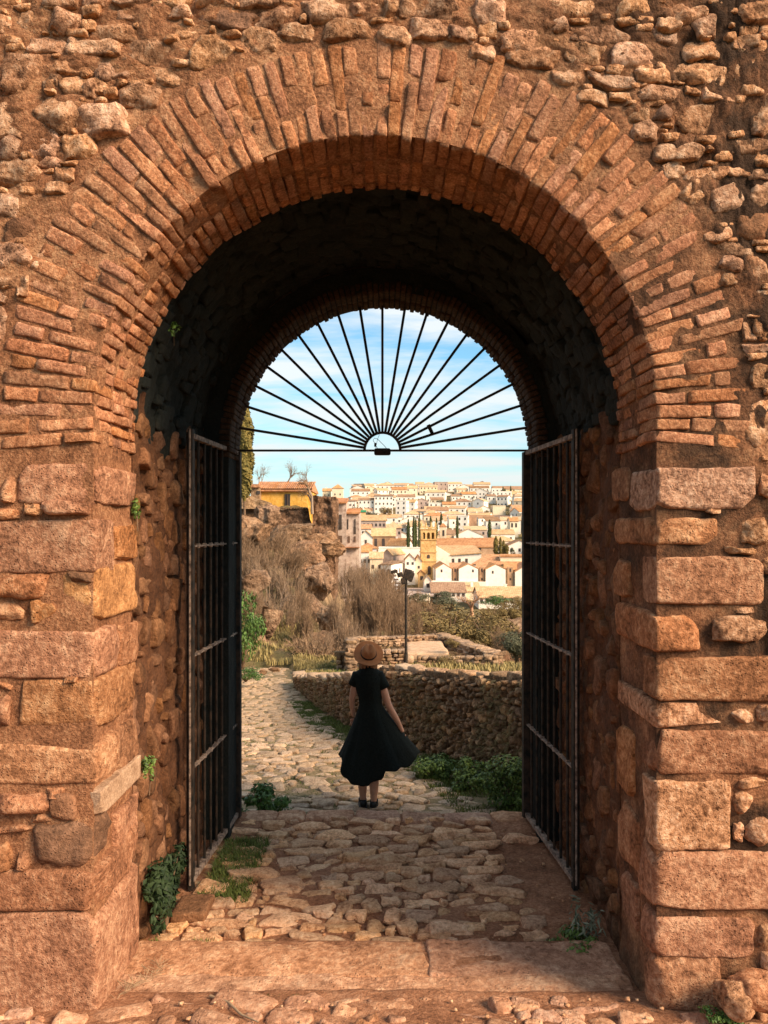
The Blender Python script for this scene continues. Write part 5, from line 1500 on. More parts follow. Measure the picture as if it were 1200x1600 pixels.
link('valley_undergrowth', mesh_from('valley_undergrowth', *joined(bv), smooth=False), M_leafy, kind='stuff')

def bare_tree(name, label, px, pyb, pyt, D, wpx, seed, mat=None, levels=5, thick=None, lean=0.0, group=None):
    g_ = random.Random(seed); base = P(px, pyb, D); Ht = (pyb - pyt) * D / F; Wd = wpx * D / F / 2
    root = empty(name, base, label, 'tree', group); ABS[root.name] = Vector(base)
    th0 = thick or Ht * .035
    tr, tw_ = [], []
    def grow(p, d, L, th, lv):
        q = p + d * L * .5 + Vector((g_.uniform(-.06, .06), g_.uniform(-.06, .06), 0)) * L; e = q + (d + Vector((0, 0, .10))).normalized() * L * .5
        (tr if lv <= 1 else tw_).append(tube([p, q, e], [th, th * .85, th * .68], 6 if lv < 2 else 3))
        if lv >= levels: return
        for k in range(3 if lv < 4 else 2):
            a_ = g_.uniform(0, 2 * PI); sp_ = g_.uniform(.35, .85)
            ax = d.orthogonal().normalized(); ax = Matrix.Rotation(a_, 3, d) @ ax
            nd = (d + ax * sp_); nd.x *= 1 + .25 * (Wd / Ht); nd = nd.normalized()
            grow(p.lerp(e, g_.uniform(.55, 1.0)) if k else e, nd, L * g_.uniform(.55, .85), th * .56, lv + 1)
    grow(Vector((0, 0, -.2)), Vector((lean, 0, 1)).normalized(), Ht * .36, th0, 0)
    a_ = np.concatenate([v for v, f in tr + tw_]); sx = Wd / max(np.abs(a_[:, 0]).max(), 1e-3); sz = Ht / a_[:, 2].max()
    sc_ = np.array([sx, sx, sz])
    v_, f_ = joined(tr); link('trunk', mesh_from('trunk', v_ * sc_, f_), mat or M_barkg, root, base)
    v_, f_ = joined(tw_); link('crown', mesh_from('crown', v_ * sc_, f_), mat or M_twig, root, base)
bare_tree('bare_tree', 'bare tree with a wide crown next to the bastion by the yellow house', 488, 800, 722, 74, 56, 3, thick=.26, levels=6)
bare_tree('bare_tree', 'thin bare tree rising behind the ridge of the yellow house roof', 449, 768, 716, 90, 52, 5, levels=6, thick=.16)
bare_tree('bare_tree', 'small faint bare tree between the cypress and the yellow house', 405, 772, 722, 88, 46, 8, levels=6, thick=.14)
bare_tree('bare_tree', 'forked leafless tree on the slope beside the long rock slab', 432, 1000, 905, 40, 60, 12, M_barkg, 4)
bare_tree('almond_tree', 'pinkish leafless tree in front of the small tiled houses', 738, 962, 918, 110, 64, 21, M_twigp, 6, thick=.2)
bare_tree('bare_tree', 'thin bare tree above the dark hedge bush by the parked cars', 655, 950, 915, 120, 30, 22, None, 5)
def cypress(label, px, pyb, pyt, wpx, D, mat, group=None, n=1600, lean=0.0):
    base = P(px, pyb, D); Ht = (pyb - pyt) * D / F; Wd = wpx * D / F / 2
    root = empty('cypress_tree', base, label, 'tree', group); ABS[root.name] = Vector(base)
    q = rng.uniform(0, 1, n) ** .85; a_ = rng.uniform(0, 2 * PI, n)
    rr = np.minimum(1, (1 - q) * 3.2) ** .6 * np.minimum(1, .55 + q * 2) * rng.uniform(.62, 1.08, n) * (1 + .18 * np.sin(a_ * 3 + q * 20))
    p = np.stack([np.cos(a_) * rr * Wd + lean * q * Ht, np.sin(a_) * rr * Wd, q * Ht], 1)
    nr = np.stack([np.cos(a_), np.sin(a_), 0 * a_ + .5], 1)
    v_, f_ = leaves(p, nr, Wd * .55, aspect=.6); link('crown', mesh_from('crown', v_, f_, smooth=False), mat, root, base)
    v_, f_ = lathe([(Wd * .1, -.5), (Wd * .62, Ht * .1), (Wd * .74, Ht * .35), (Wd * .6, Ht * .65), (Wd * .3, Ht * .85), (.01, Ht * .97)], 10)
    v_[:, 0] += lean * np.clip(v_[:, 2], 0, None)
    link('crown_core', mesh_from('crown_core', v_, f_), mat, root, base)
    v_, f_ = tube([(0, 0, -1.5), (0, 0, Ht * .3)], Wd * .16, 6); link('trunk', mesh_from('trunk', v_, f_), M_bark, root, base)
M_cyp = leaf_mat('cypress_green', (0.018, 0.034, 0.010), (0.07, 0.085, 0.02), .8)
M_cypg = leaf_mat('golden_cypress', (0.07, 0.065, 0.014), (0.20, 0.15, 0.035), .8)
cypress('big dark cypress cut by the arch edge above the terrace wall', 382, 776, 622, 25, 62, M_cypg, None, 5000)

# ---- ruin on the terrace
D_ = 27.0
ruin = empty('ruined_foundation', (wp(660, D_), 28, hp(1040, D_)), 'low ruined rectangular stone foundation on the terrace behind the lamp post', 'ruin'); ABS[ruin.name] = Vector(ruin.location)
slots = []
def ruin_wall(p, q, zb0, zb1, zt0, zt1, th, sz, name='stone'):
    """courses of stones between plan points p and q"""
    p, q = np.array(p, float), np.array(q, float); L = np.linalg.norm(q - p); ang = math.atan2(q[1] - p[1], q[0] - p[0]); s_ = 0
    nz = max(1, int(round((max(zt0, zt1) - min(zb0, zb1)) / (sz * .62))))
    for r_ in range(nz):
        s_ = rnd.uniform(-sz * .5, 0)
        while s_ < L:
            w = rnd.uniform(.7, 1.6) * sz; t_ = min(max((s_ + w / 2) / L, 0), 1)
            zb_, zt_ = zb0 + (zb1 - zb0) * t_, zt0 + (zt1 - zt0) * t_
            h_ = (zt_ - zb_) / nz; c_ = p + (q - p) * t_
            slots.append((c_[0], c_[1], zb_ + h_ * (r_ + .5), w, th * rnd.uniform(.85, 1.1), h_ * rnd.uniform(.85, 1.12), ang)); s_ += w
def W2(px, D): return (wp(px, D), D)
z_ = lambda py, D: hp(py, D)
ruin_wall(W2(549, 29), W2(690, 31), z_(1010, 29), z_(1008, 31), z_(996, 29), z_(991, 31), .5, .22)
ruin_wall(W2(549, 26), W2(549, 29), z_(1050, 26), z_(1015, 29), z_(1000, 26), z_(996, 29), .4, .22)
ruin_wall(W2(690, 31), W2(735, 28.5), z_(1010, 31), z_(1022, 28.5), z_(989, 31), z_(1005, 28.5), .6, .23)
ruin_wall(W2(735, 28.5), W2(776, 26.5), z_(1030, 28.5), z_(1048, 26.5), z_(1006, 28.5), z_(1018, 26.5), .6, .23)
ruin_wall(W2(655, 26.2), W2(776, 25.8), z_(1048, 26), z_(1052, 25.8), z_(1026, 26.2), z_(1024, 25.8), .5, .21)
ruin_wall(W2(588, 26), W2(632, 26), z_(1042, 26), z_(1042, 26), z_(1016, 26), z_(1014, 26), .5, .21)
ruin_wall(W2(528, 27), W2(549, 27), z_(1048, 27), z_(1048, 27), z_(1018, 27), z_(1018, 27), .5, .22)
rest = []
slots.sort(key=lambda s_: -s_[3] * s_[5])
for i, (x, y, z, w, th, h_, an) in enumerate(slots):
    v_, f_ = rough_block((w, th, h_), 4, .02, .03, 8, .42, faceted=.4, chips=6, chipd=(.78, .96))
    v_ = np_rot(v_, Matrix.Rotation(an, 3, 'Z'))
    if i < 290: link('stone', mesh_from('stone', v_, f_), M_ruin, ruin, (x, y, z))
    else: rest.append((v_ + np.array([x, y, z]), f_))
if rest: link('small_stones', mesh_from('small_stones', *joined(rest)), M_ruin, ruin, kind='stuff')
v_, f_ = rough_block((wp(695, 29.3) - wp(632, 29.3), 3.2, .3), 8, .1, .04, 2, .1); link('floor_slab', mesh_from('floor_slab', v_, f_), M_cap, ruin, ((wp(695, 29.3) + wp(632, 29.3)) / 2, 28.8, z_(1016, 28.8)))
v_, f_ = rough_block((wp(640, 25.5) - wp(582, 25.5), 1.1, .15), 8, .06, .03, 2, .15); link('floor_slab', mesh_from('floor_slab', v_, f_), M_cap, ruin, ((wp(640, 25.5) + wp(582, 25.5)) / 2, 25.6, z_(1044, 25.6)))
v_, f_ = rough_block((.32, .3, .28), 8, .12, .03, 4, .15); link('round_stone', mesh_from('round_stone', v_, f_), M_cap, ruin, P(640, 1031, 25.7))
shrub('brown dry bush inside the ruin wall', 700, 1040, 34, 18, 25.2, 'y', None, name='round_bush', cat='bush')
shrub('dark green scrub on the ruin corner', 707, 1012, 26, 16, 27.2, 'y', None, name='round_bush', cat='bush')
# olive tree by the shaded leaf
ol = empty('olive_tree', P(806, 1046, 29), 'small grey green olive tree beside the shaded gate leaf', 'tree'); ABS[ol.name] = P(806, 1046, 29)
b_ = P(806, 1046, 29)
p, nr = clump_points(5200, (.85, .85, .62), 22, .34, seed=17); p[:, 2] += .95
link('crown', mesh_from('crown', *leaves(p, nr, .085, aspect=.4), smooth=False), M_leafo, ol, b_)
lst = [tube([(0, 0, -.2), (.05, 0, .3), (.02, 0, .6)], [.10, .08, .07], 7)] + [tube([(.02, 0, .5), (math.cos(a_) * .3, math.sin(a_) * .3, .85), (math.cos(a_) * .55, math.sin(a_) * .5, 1.2)], [.06, .04, .015], 5) for a_ in (0.3, 1.6, 2.9, 4.2, 5.4)]
link('trunk', mesh_from('trunk', *joined(lst)), M_bark, ol, b_)

# ---- lamp post with flood lights
D_ = 25.2
lp = empty('lamp_post', P(634.5, 1046, D_), 'tall dark lamp post carrying floodlights on the terrace', 'lamp post'); lb = P(634.5, 1046, D_); ABS[lp.name] = Vector(lb)
top = hp(888, D_)
v_, f_ = lathe([(.055, -.3), (.06, .5), (.046, .6), (.043, 1.6), (.040, top - lb.z - .2), (.018, top - lb.z)], 12); link('pole', mesh_from('pole', v_, f_), M_iron, lp, lb)
v_, f_ = tube([P(634, 906, D_), P(626, 899, D_), P(617, 893, D_)], .022, 6); link('arm', mesh_from('arm', v_, f_), M_iron, lp)
v_, f_ = tube([P(634, 900, D_), P(637, 893, D_)], .022, 6); link('arm', mesh_from('arm', v_, f_), M_iron, lp)
for (x, y, w, h, rz) in ((616, 893, 11, 5, -12), (625, 898, 9, 7, -20), (637, 898, 12, 17, 12), (630.5, 908, 8, 10, -10), (643, 902, 6, 15, 20)):
    k_ = D_ / F
    v_, f_ = rough_block((w * k_, .14, h * k_), 3, .02, 0, 1, 0)
    v_ = np_rot(v_, Matrix.Rotation(R(rz), 3, 'Y'))
    fl = link('floodlight', mesh_from('floodlight', v_, f_, smooth=False), M_iron, lp, P(x, y, D_ - .05))
    v_, f_ = box(-w * k_ * .32, w * k_ * .32, .07, .085, -h * k_ * .32, h * k_ * .32)
    link('lens', mesh_from('lens', np_rot(v_, Matrix.Rotation(R(rz), 3, 'Y')), f_, smooth=False), M_pale, fl, P(x, y, D_ - .05))
# ================================================================ the town on the far slope
M_white = rock_mat('old_whitewash', [(0.72, 0.65, 0.55), (0.84, 0.79, 0.70), (0.88, 0.84, 0.76)], .12, .8, .3, .05, .06, .15)
M_cream = rock_mat('cream_wash', [(0.66, 0.52, 0.34), (0.80, 0.68, 0.49), (0.85, 0.74, 0.56)], .12, .8, .3, .05, .08, .15)
M_ochre = rock_mat('ochre_wash', [(0.50, 0.29, 0.10), (0.66, 0.42, 0.17), (0.76, 0.53, 0.26)], .15, .8, .3, .05, .08, .2)
M_mauve = rock_mat('unpainted_grey_render', [(0.30, 0.22, 0.19), (0.42, 0.32, 0.27), (0.52, 0.42, 0.36)], .12, .8, .3, .05, .08, .15)
M_brownw = rock_mat('brown_render', [(0.30, 0.17, 0.10), (0.42, 0.26, 0.16), (0.50, 0.33, 0.21)], .12, .8, .3, .05, .08, .15)
M_tower = rock_mat('golden_ashlar', [(0.42, 0.25, 0.09), (0.64, 0.42, 0.18), (0.78, 0.55, 0.27)], .3, 1.6, .6, .06, 0, .3)
M_win = plain_mat('shadowed_window', (0.07, 0.055, 0.05), .4, .3, .5)
def tile_mat(name, cols):
    m = rock_mat(name, cols, .35, 1.4, .7, .08, .14, .3); t = m.node_tree
    b = t.nodes['Principled BSDF']; src = b.inputs['Base Color'].links[0].from_socket
    g = N(t, 'ShaderNodeTexCoord'); w = N(t, 'ShaderNodeTexWave'); w.inputs['Scale'].default_value = .55; w.inputs['Distortion'].default_value = .6; w.bands_direction = 'X'
    t.links.new(g.outputs['Object'], w.inputs['Vector'])
    c = mixc(t, .35, src, ramp(t, w.outputs[0], [(0, (.45, .45, .45)), (1, (1, 1, 1))]).outputs[0], 'MULTIPLY')
    t.links.new(c, b.inputs['Base Color']); return m
M_rt = tile_mat('tan_roof_tile', [(0.40, 0.24, 0.12), (0.60, 0.39, 0.21), (0.74, 0.52, 0.31)])
M_ro = tile_mat('orange_roof_tile', [(0.34, 0.145, 0.06), (0.53, 0.27, 0.125), (0.66, 0.38, 0.19)])
M_rb = tile_mat('brown_roof_tile', [(0.20, 0.11, 0.06), (0.34, 0.20, 0.115), (0.46, 0.29, 0.175)])
ROOF = {'t': M_rt, 'o': M_ro, 'b': M_rb}; WALL = {'w': M_white, 'c': M_cream, 'y': M_ochre, 'g': M_mauve, 'n': M_brownw, 'T': M_tower}
RN = {'t': 'tan', 'o': 'orange', 'b': 'brown'}; WN_ = {'w': 'white', 'c': 'cream', 'y': 'ochre', 'g': 'grey', 'n': 'brown', 'T': 'golden'}
winme = mesh_from('window', *box(-.5, .5, -.12, .5, -.5, .5), smooth=False); winme.materials.append(M_win)
sillme = mesh_from('sill', *box(-.65, .65, -.25, 0, -.62, -.5), smooth=False)
chim = mesh_from('chimney', *joined([box(-.4, .4, -.3, .3, -1, 1.3), box(-.5, .5, -.4, .4, 1.31, 1.5)]), smooth=False); chim.materials.append(M_white)
def rotz(v, a):
    return v @ np.array(Matrix.Rotation(a, 3, 'Z')).T
def house(label, x0, x1, ye, yb, D, dep=9, wall='w', roof='t', kind='gx', rise=None, wins=(2, 2), rz=0, group=None, name='house', cat='house', over=.35, side_mat=None, found=5, wsize=(.9, 1.3), drop=0.0):
    """x0,x1: pixel columns of the front; ye eaves row, yb base row; D distance. kind gx: ridge across the view, gy: gable to the camera, hip, flat, shed"""
    a, c = wp(x0, D), wp(x1, D); w = c - a; ze, zb_ = hp(ye, D), hp(yb, D)
    base = Vector(((a + c) / 2, D, zb_)); root = empty(name, base, label, cat, group); ABS[root.name] = base
    root.rotation_euler = (0, 0, 0)
    h_ = ze - zb_; rise = rise if rise is not None else (w if kind == 'gy' else dep) * .22
    hw = w / 2; rzr = R(rz)
    # walls (centred on plan so that rotation is about the front middle)
    if kind == 'gy':
        v_ = np.array([[-hw, 0, -found], [hw, 0, -found], [hw, 0, h_], [0, 0, h_ + rise], [-hw, 0, h_], [-hw, dep, -found], [hw, dep, -found], [hw, dep, h_], [0, dep, h_ + rise], [-hw, dep, h_]], float)
        f_ = [np.array([[0, 1, 2, 3, 4], [9, 8, 7, 6, 5]]), np.array([[0, 5, 6, 1], [1, 6, 7, 2], [4, 9, 5, 0]])]
    elif kind == 'gx':
        v_ = np.array([[-hw, 0, -found], [hw, 0, -found], [hw, 0, h_], [-hw, 0, h_], [-hw, dep, -found], [hw, dep, -found], [hw, dep, h_], [-hw, dep, h_], [hw, dep / 2, h_ + rise], [-hw, dep / 2, h_ + rise]], float)
        f_ = [np.array([[0, 1, 2, 3], [5, 4, 7, 6], [4, 5, 1, 0]]), np.array([[1, 5, 6, 8, 2], [4, 0, 3, 9, 7]])]
    else:
        v_, f_ = box(-hw, hw, 0, dep, -found, h_)
    link('wall', mesh_from('wall', rotz(v_, rzr), f_, smooth=False), WALL[wall], root, base)
    if side_mat: pass
    o = over; th = .22; q = o * 2 * rise / (w if kind == 'gy' else dep)
    if kind == 'gy':
        v_ = np.array([[-hw - o, -o, h_ - q], [0, -o, h_ + rise], [hw + o, -o, h_ - q], [-hw - o, dep + o, h_ - q], [0, dep + o, h_ + rise], [hw + o, dep + o, h_ - q]], float)
        f_ = np.array([[0, 1, 4, 3], [1, 2, 5, 4]])
    elif kind == 'gx':
        v_ = np.array([[-hw - o, -o, h_ - q], [hw + o, -o, h_ - q], [hw + o, dep / 2, h_ + rise], [-hw - o, dep / 2, h_ + rise], [hw + o, dep + o, h_ - q], [-hw - o, dep + o, h_ - q]], float)
        f_ = np.array([[0, 1, 2, 3], [3, 2, 4, 5]])
    elif kind == 'shed':
        v_ = np.array([[-hw - o, -o, h_], [hw + o, -o, h_], [hw + o, dep, h_ + rise], [-hw - o, dep, h_ + rise]], float); f_ = np.array([[0, 1, 2, 3]])
    elif kind == 'hip':
        r0 = max(hw - dep / 2, 0.01)
        v_ = np.array([[-hw - o, -o, h_], [hw + o, -o, h_], [hw + o, dep + o, h_], [-hw - o, dep + o, h_], [-r0, dep / 2, h_ + rise], [r0, dep / 2, h_ + rise]], float)
        f_ = [np.array([[0, 1, 5, 4], [2, 3, 4, 5]]), np.array([[1, 2, 5], [3, 0, 4]])]
    if kind == 'flat':
        v1, f1 = joined([box(-hw - .1, hw + .1, -.1, .15, h_, h_ + .5), box(-hw - .1, hw + .1, dep - .2, dep + .1, h_, h_ + .5), box(-hw - .1, -hw + .15, .15, dep - .2, h_, h_ + .5), box(hw - .15, hw + .1, .15, dep - .2, h_, h_ + .5)])
        rf_ = link('parapet', mesh_from('parapet', rotz(v1, rzr), f1, smooth=False), WALL[wall], root, base)
    else:
        n_ = len(v_); fl = f_ if isinstance(f_, list) else [f_]
        v2 = np.concatenate([v_ + [0, 0, .12], v_ - [0, 0, th - .12]])
        f2 = []
        for x in fl: f2 += [x, x[:, ::-1] + n_]
        if kind in ('gx', 'gy', 'shed'):
            lp_ = {'gy': [0, 1, 2, 5, 4, 3], 'gx': [0, 1, 2, 4, 5, 3], 'shed': [0, 1, 2, 3]}[kind]
        else: lp_ = [0, 1, 2, 3]
        f2.append(np.array([[lp_[i], lp_[i] + n_, lp_[(i + 1) % len(lp_)] + n_, lp_[(i + 1) % len(lp_)]] for i in range(len(lp_))]))
        quads = np.concatenate([x for x in f2 if x.shape[1] == 4]); tris = [x for x in f2 if x.shape[1] == 3]
        rf_ = link('roof', mesh_from('roof', rotz(v2, rzr), [quads] + ([np.concatenate(tris)] if tris else []), smooth=False), ROOF[roof], root, base)
    if kind in ('gx', 'hip', 'shed') and rnd.random() < .45 and D < 640:
        cx_ = rnd.uniform(-.6, .6) * hw; q_ = rotz(np.array([[cx_, dep * .5, 0]]), rzr)[0]
        link('chimney', chim, None, rf_, base + Vector((q_[0], q_[1], h_ + rise * .7)))
    nx, nz = wins
    for i in range(nx):
        for j in range(nz):
            x = -hw + w * (i + .5) / nx + rnd.uniform(-.05, .05) * w / max(nx, 1); z = h_ * (j + .55) / nz
            p_ = rotz(np.array([[x, 0, 0]]), rzr)[0]
            link('window', winme, None, root, base + Vector((p_[0], p_[1], z)), (0, 0, rzr), scale=(wsize[0], .6, wsize[1]))
    # windows on the visible end when turned
    if abs(rz) > 8 and nx:
        s_ = 1 if rz > 0 else -1
        sx = -hw if rz > 0 else hw
        sx = hw if rz < 0 else -hw
        for j in range(nz):
            for y in (dep * .3, dep * .7):
                p_ = rotz(np.array([[sx, y, 0]]), rzr)[0]
                link('window', winme, None, root, base + Vector((p_[0], p_[1], h_ * (j + .55) / nz)), (0, 0, rzr + (-PI / 2 if sx < 0 else PI / 2)), scale=(wsize[0], .6, wsize[1]))
    return root
taken = []
def L(label, *a, **k):
    r_ = house(label, *a, **k); x0, x1, ye, yb, D = a[:5]; taken.append((x0, x1, ye, yb, D)); return r_
# ---- landmarks
L('square cream house with a pyramid orange roof on the skyline beside the grey cliff house', 519, 536, 763, 784, 560, 9, 'c', 'o', 'hip', 3.2, (2, 1))
L('small orange roofed house left of the pyramid roofed house on the skyline', 504, 517, 767, 782, 570, 8, 'c', 'o', 'gx', 2, (2, 1))
L('long white four storey block with two rows of windows and a brown roof', 585, 614, 775, 800, 520, 14, 'w', 'b', 'gx', 1.2, (5, 3), rz=0)
L('lower white wing with a brown roof attached to the long four storey block', 560, 585, 781, 799, 522, 12, 'w', 'b', 'gx', 1.5, (4, 2))
L('tall plain white block with few windows beside the long four storey block', 618, 635, 783, 805, 500, 10, 'w', 't', 'flat', 0, (2, 3), rz=-12)
L('long low white house with a brown eave under the pyramid roofed house', 527, 556, 783, 797, 500, 10, 'w', 'b', 'gx', 1, (5, 1))
L('large blank white gabled hall on the skyline in the middle of the town', 664, 706, 771, 789, 660, 30, 'w', 't', 'gy', 3, (0, 0))
L('white row house with two rows of balconies and an orange roof below the skyline', 722, 744, 772, 791, 600, 12, 'w', 'o', 'gx', 2, (3, 2))
L('white row house adjoining the orange roofed row house with balconies', 706, 722, 775, 792, 598, 12, 'w', 'b', 'gx', 1.5, (3, 2))
L('white house with dark windows in the upper row before the convent', 761, 775, 775, 793, 590, 12, 'w', 'b', 'gx', 1.5, (2, 2))
L('white house turned at an angle with square windows before the convent', 776, 793, 776, 793, 580, 14, 'w', 'b', 'gx', 1.5, (3, 2), rz=-20)
L('long cream convent with a brown roof on the skyline behind the cypress row', 771, 800, 764, 780, 700, 16, 'c', 'b', 'gx', 3, (5, 1))
L('far wing of the long cream convent behind the cypress row', 801, 830, 764, 782, 702, 16, 'c', 'b', 'gx', 3, (5, 1))
L('tall white block with shaded side wall and three rows of windows above the church', 713, 731, 807, 832, 420, 9, 'w', 't', 'flat', 0, (2, 3), rz=-14)
L('blank brown block painted as the shaded side of the tall white block above the church', 731, 745, 806, 831, 424, 9, 'n', 't', 'flat', 0, (0, 0))  # brown wall colour stands in for shade on the white block's side
L('cream house with two balcony windows and an orange roof near the shaded gate leaf', 797, 810, 814, 829, 400, 9, 'c', 'o', 'gx', 2, (2, 1), wsize=(1, 2.2))
L('cream blank block with flat roof under the angled white house', 770, 790, 791, 808, 520, 10, 'c', 't', 'flat', 0, (0, 0))
L('long grey rendered house with a tan roof and a row of small windows', 560, 603, 813, 829, 350, 12, 'g', 't', 'gx', 2.5, (7, 1))
L('grey house with a hipped orange tan roof next to the long grey rendered house', 603, 627, 825, 842, 345, 12, 'g', 't', 'hip', 3.0, (4, 1))
L('small orange roofed house squeezed before the long grey rendered house', 556, 580, 826, 840, 330, 9, 'w', 'o', 'gx', 1.8, (1, 1))
L('plain brown walled house with a tan roof and two tall narrow windows', 581, 618, 837, 860, 308, 12, 'n', 't', 'gx', 3, (3, 1), wsize=(1.1, 3))
L('white gable wall house joined to the brown walled house with tall windows', 561, 582, 839, 862, 307, 14, 'w', 't', 'gy', 2.6, (1, 1), wsize=(1.1, 3))
L('white gabled shed with orange tan roof below the three dark cypresses', 604, 634, 852, 862, 296, 11, 'w', 'o', 'gx', 2.6, (0, 0), rz=-18)
L('long blank bright white building left of the belfry', 592, 659, 857, 886, 288, 8, 'w', 't', 'flat', 0, (0, 0))
L('white house with two small gables and tan roof at the foot of the belfry', 633, 649, 874, 902, 262, 8, 'w', 'o', 'gy', 1.8, (2, 2), wsize=(.7, .9))
L('small white gabled annex between belfry and two gabled white house', 649, 659, 875, 900, 263, 8, 'c', 'o', 'gy', 1.6, (1, 1), wsize=(.7, .9))
L('grey walled warehouse with sloping white roof edge in the lower street', 597, 613, 866, 880, 275, 16, 'g', 't', 'gy', 1.8, (1, 0), rz=-20)
L('white house with brown tiled canopy above the parked cars', 594, 612, 882, 905, 255, 10, 'w', 'b', 'shed', .8, (2, 1), rz=-25)
L('cream walled house with flat roof beside the brown tiled canopy house', 578, 598, 872, 902, 262, 9, 'c', 't', 'gx', 2, (2, 1))
L('low white houses with orange roofs at the edge of the brown brush', 560, 580, 862, 895, 270, 9, 'w', 'o', 'gx', 2, (3, 1))
L('orange hipped roof house behind the cliff house corner', 560, 588, 857, 866, 285, 9, 'w', 'o', 'hip', 2, (1, 1))
L('grey shaded gable house with a tiny chimney left of the two gabled house', 615, 631, 882, 902, 268, 9, 'g', 't', 'gy', 1.2, (1, 1))
# church
ch_ = empty('church', P(725, 890, 276), 'large church with a broad brown and orange tiled roof behind the belfry', 'church'); ABS[ch_.name] = P(725, 890, 276)
def prism(name, pts_front, depth_vec, mat, parent):
    """extrude a front polygon"""
    a_ = np.array([tuple(p) for p in pts_front]); n_ = len(a_); v_ = np.concatenate([a_, a_ + np.array(depth_vec)])
    f_ = [np.array([list(range(n_))]), np.array([list(range(2 * n_ - 1, n_ - 1, -1))]), np.array([[i, i + n_, (i + 1) % n_ + n_, (i + 1) % n_] for i in range(n_)])]
    ff = {}
    for x in f_: ff.setdefault(x.shape[1], []).append(x)
    return link(name, mesh_from(name, v_, [np.concatenate(q) for q in ff.values()], smooth=False), mat, parent)
Dn = 276
# aisle: white end wall with a lean-to gable, long nave behind
prism('wall', [P(681, 905, Dn), P(705, 905, Dn), P(705, 867, Dn), P(683, 853, Dn), P(681, 853, Dn)], (0, 24, 0), M_white, ch_)
prism('wall', [P(705.2, 905, Dn + .3), P(752, 900, Dn + .3), P(752, 865, Dn + .3), P(705.2, 868, Dn + .3)], (0, 20, 0), M_white, ch_)
def roofquad(name, a, b, c, d, mat, par, th=.35):
    v_ = np.array([tuple(x) for x in (a, b, c, d)] + [tuple(Vector(x) - Vector((0, 0, th))) for x in (a, b, c, d)])
    return link(name, mesh_from(name, v_, np.array([[0, 1, 2, 3], [7, 6, 5, 4], [4, 5, 1, 0], [5, 6, 2, 1], [6, 7, 3, 2], [7, 4, 0, 3]]), smooth=False), mat, par)
def at(px, py, D): return P(px, py, D)
roofquad('roof', at(704, 866.5, Dn - .3), at(754, 863, Dn - .3), at(742, 852, 292), at(682, 851.5, 292), M_rt, ch_)
prism('wall', [P(683, 905, 291), P(775, 905, 291), P(775, 853, 291), P(683, 852, 291)], (0, 22, 0), M_brownw, ch_)
roofquad('roof', at(682, 854, 290.6), at(776, 854, 290.6), at(776, 840, 304), at(682, 841, 304), M_ro, ch_)
roofquad('roof', at(682, 841, 304), at(776, 840, 304), at(776, 842, 318), at(682, 843, 318), M_ro, ch_)
for x in (708, 718, 729, 750):
    o_ = link('window', winme, None, ch_, P(x, 876 if x < 740 else 859, (Dn + .3) if x < 740 else 291), scale=(.9, .6, 1.5))
# belfry
Dt = 268
bf = empty('belfry_tower', P(669.5, 905, Dt), 'square golden stone belfry tower with three arched openings and pinnacles', 'tower'); bb = P(669.5, 905, Dt); ABS[bf.name] = Vector(bb)
wT = 24 * Dt / F; hT = (905 - 826) * Dt / F
k_ = Dt / F
link('shaft', mesh_from('shaft', *box(-wT / 2, wT / 2, 0, wT, -6, (905 - 843) * k_), smooth=False), M_tower, bf, bb)
# belfry storey: four corner and two middle piers, arches above
zb1, zb2 = (905 - 843) * k_, (905 - 826) * k_
sp_z = (905 - 834) * k_
cols = [-wT / 2, -wT / 2 + 1.0]
pw = .62; ow = (wT - 4 * pw) / 3
for side in range(2):
    for i in range(4):
        x0 = -wT / 2 + i * (pw + ow)
        if side == 0: link('pier', mesh_from('pier', *box(x0, x0 + pw, 0, .8, zb1, sp_z), smooth=False), M_tower, bf, bb)
        else: link('pier', mesh_from('pier', *box(-wT / 2, -wT / 2 + .8, x0 + .002, x0 + pw, zb1, sp_z), smooth=False), M_tower, bf, bb + Vector((0.001, .801 if i == 0 else 0, 0)))
link('back_wall', mesh_from('back_wall', *box(-wT / 2 + .9, wT / 2 - .1, wT - .8, wT, zb1, zb2), smooth=False), M_tower, bf, bb)
link('side_wall', mesh_from('side_wall', *box(wT / 2 - .7, wT / 2, .81, wT - .81, zb1, sp_z), smooth=False), M_tower, bf, bb)
# arcade: polygon strip with round-headed cut-outs
def arcade(x0, ow_, pw_, n_, zs, zt_, y0, y1):
    V = []; Fq = []
    for i in range(n_):
        xa = x0 + pw_ + i * (pw_ + ow_); seg = 8
        th = np.linspace(PI, 0, seg + 1); xs = xa + ow_ / 2 + ow_ / 2 * np.cos(th); zs_ = zs + ow_ / 2 * np.sin(th)
        for s_ in range(seg):
            b0 = len(V)
            for y in (y0, y1):
                V += [(xs[s_], y, zs_[s_]), (xs[s_ + 1], y, zs_[s_ + 1]), (xs[s_ + 1], y, zt_), (xs[s_], y, zt_)]
            Fq += [[b0, b0 + 1, b0 + 2, b0 + 3], [b0 + 7, b0 + 6, b0 + 5, b0 + 4], [b0, b0 + 4, b0 + 5, b0 + 1]]
    for i in range(n_ + 1):
        v_, f_ = box(x0 + i * (pw_ + ow_), x0 + i * (pw_ + ow_) + pw_, y0, y1, zs, zt_); b0 = len(V); V += [tuple(q) for q in v_]; Fq += (f_ + b0).tolist()
    return np.array(V), np.array(Fq)
link('arcade', mesh_from('arcade', *arcade(-wT / 2, ow, pw, 3, sp_z, zb2, 0, .8), smooth=False), M_tower, bf, bb)
link('side_block', mesh_from('side_block', *box(-wT / 2, -wT / 2 + .8, .81, wT - .81, sp_z + ow / 2, zb2), smooth=False), M_tower, bf, bb)
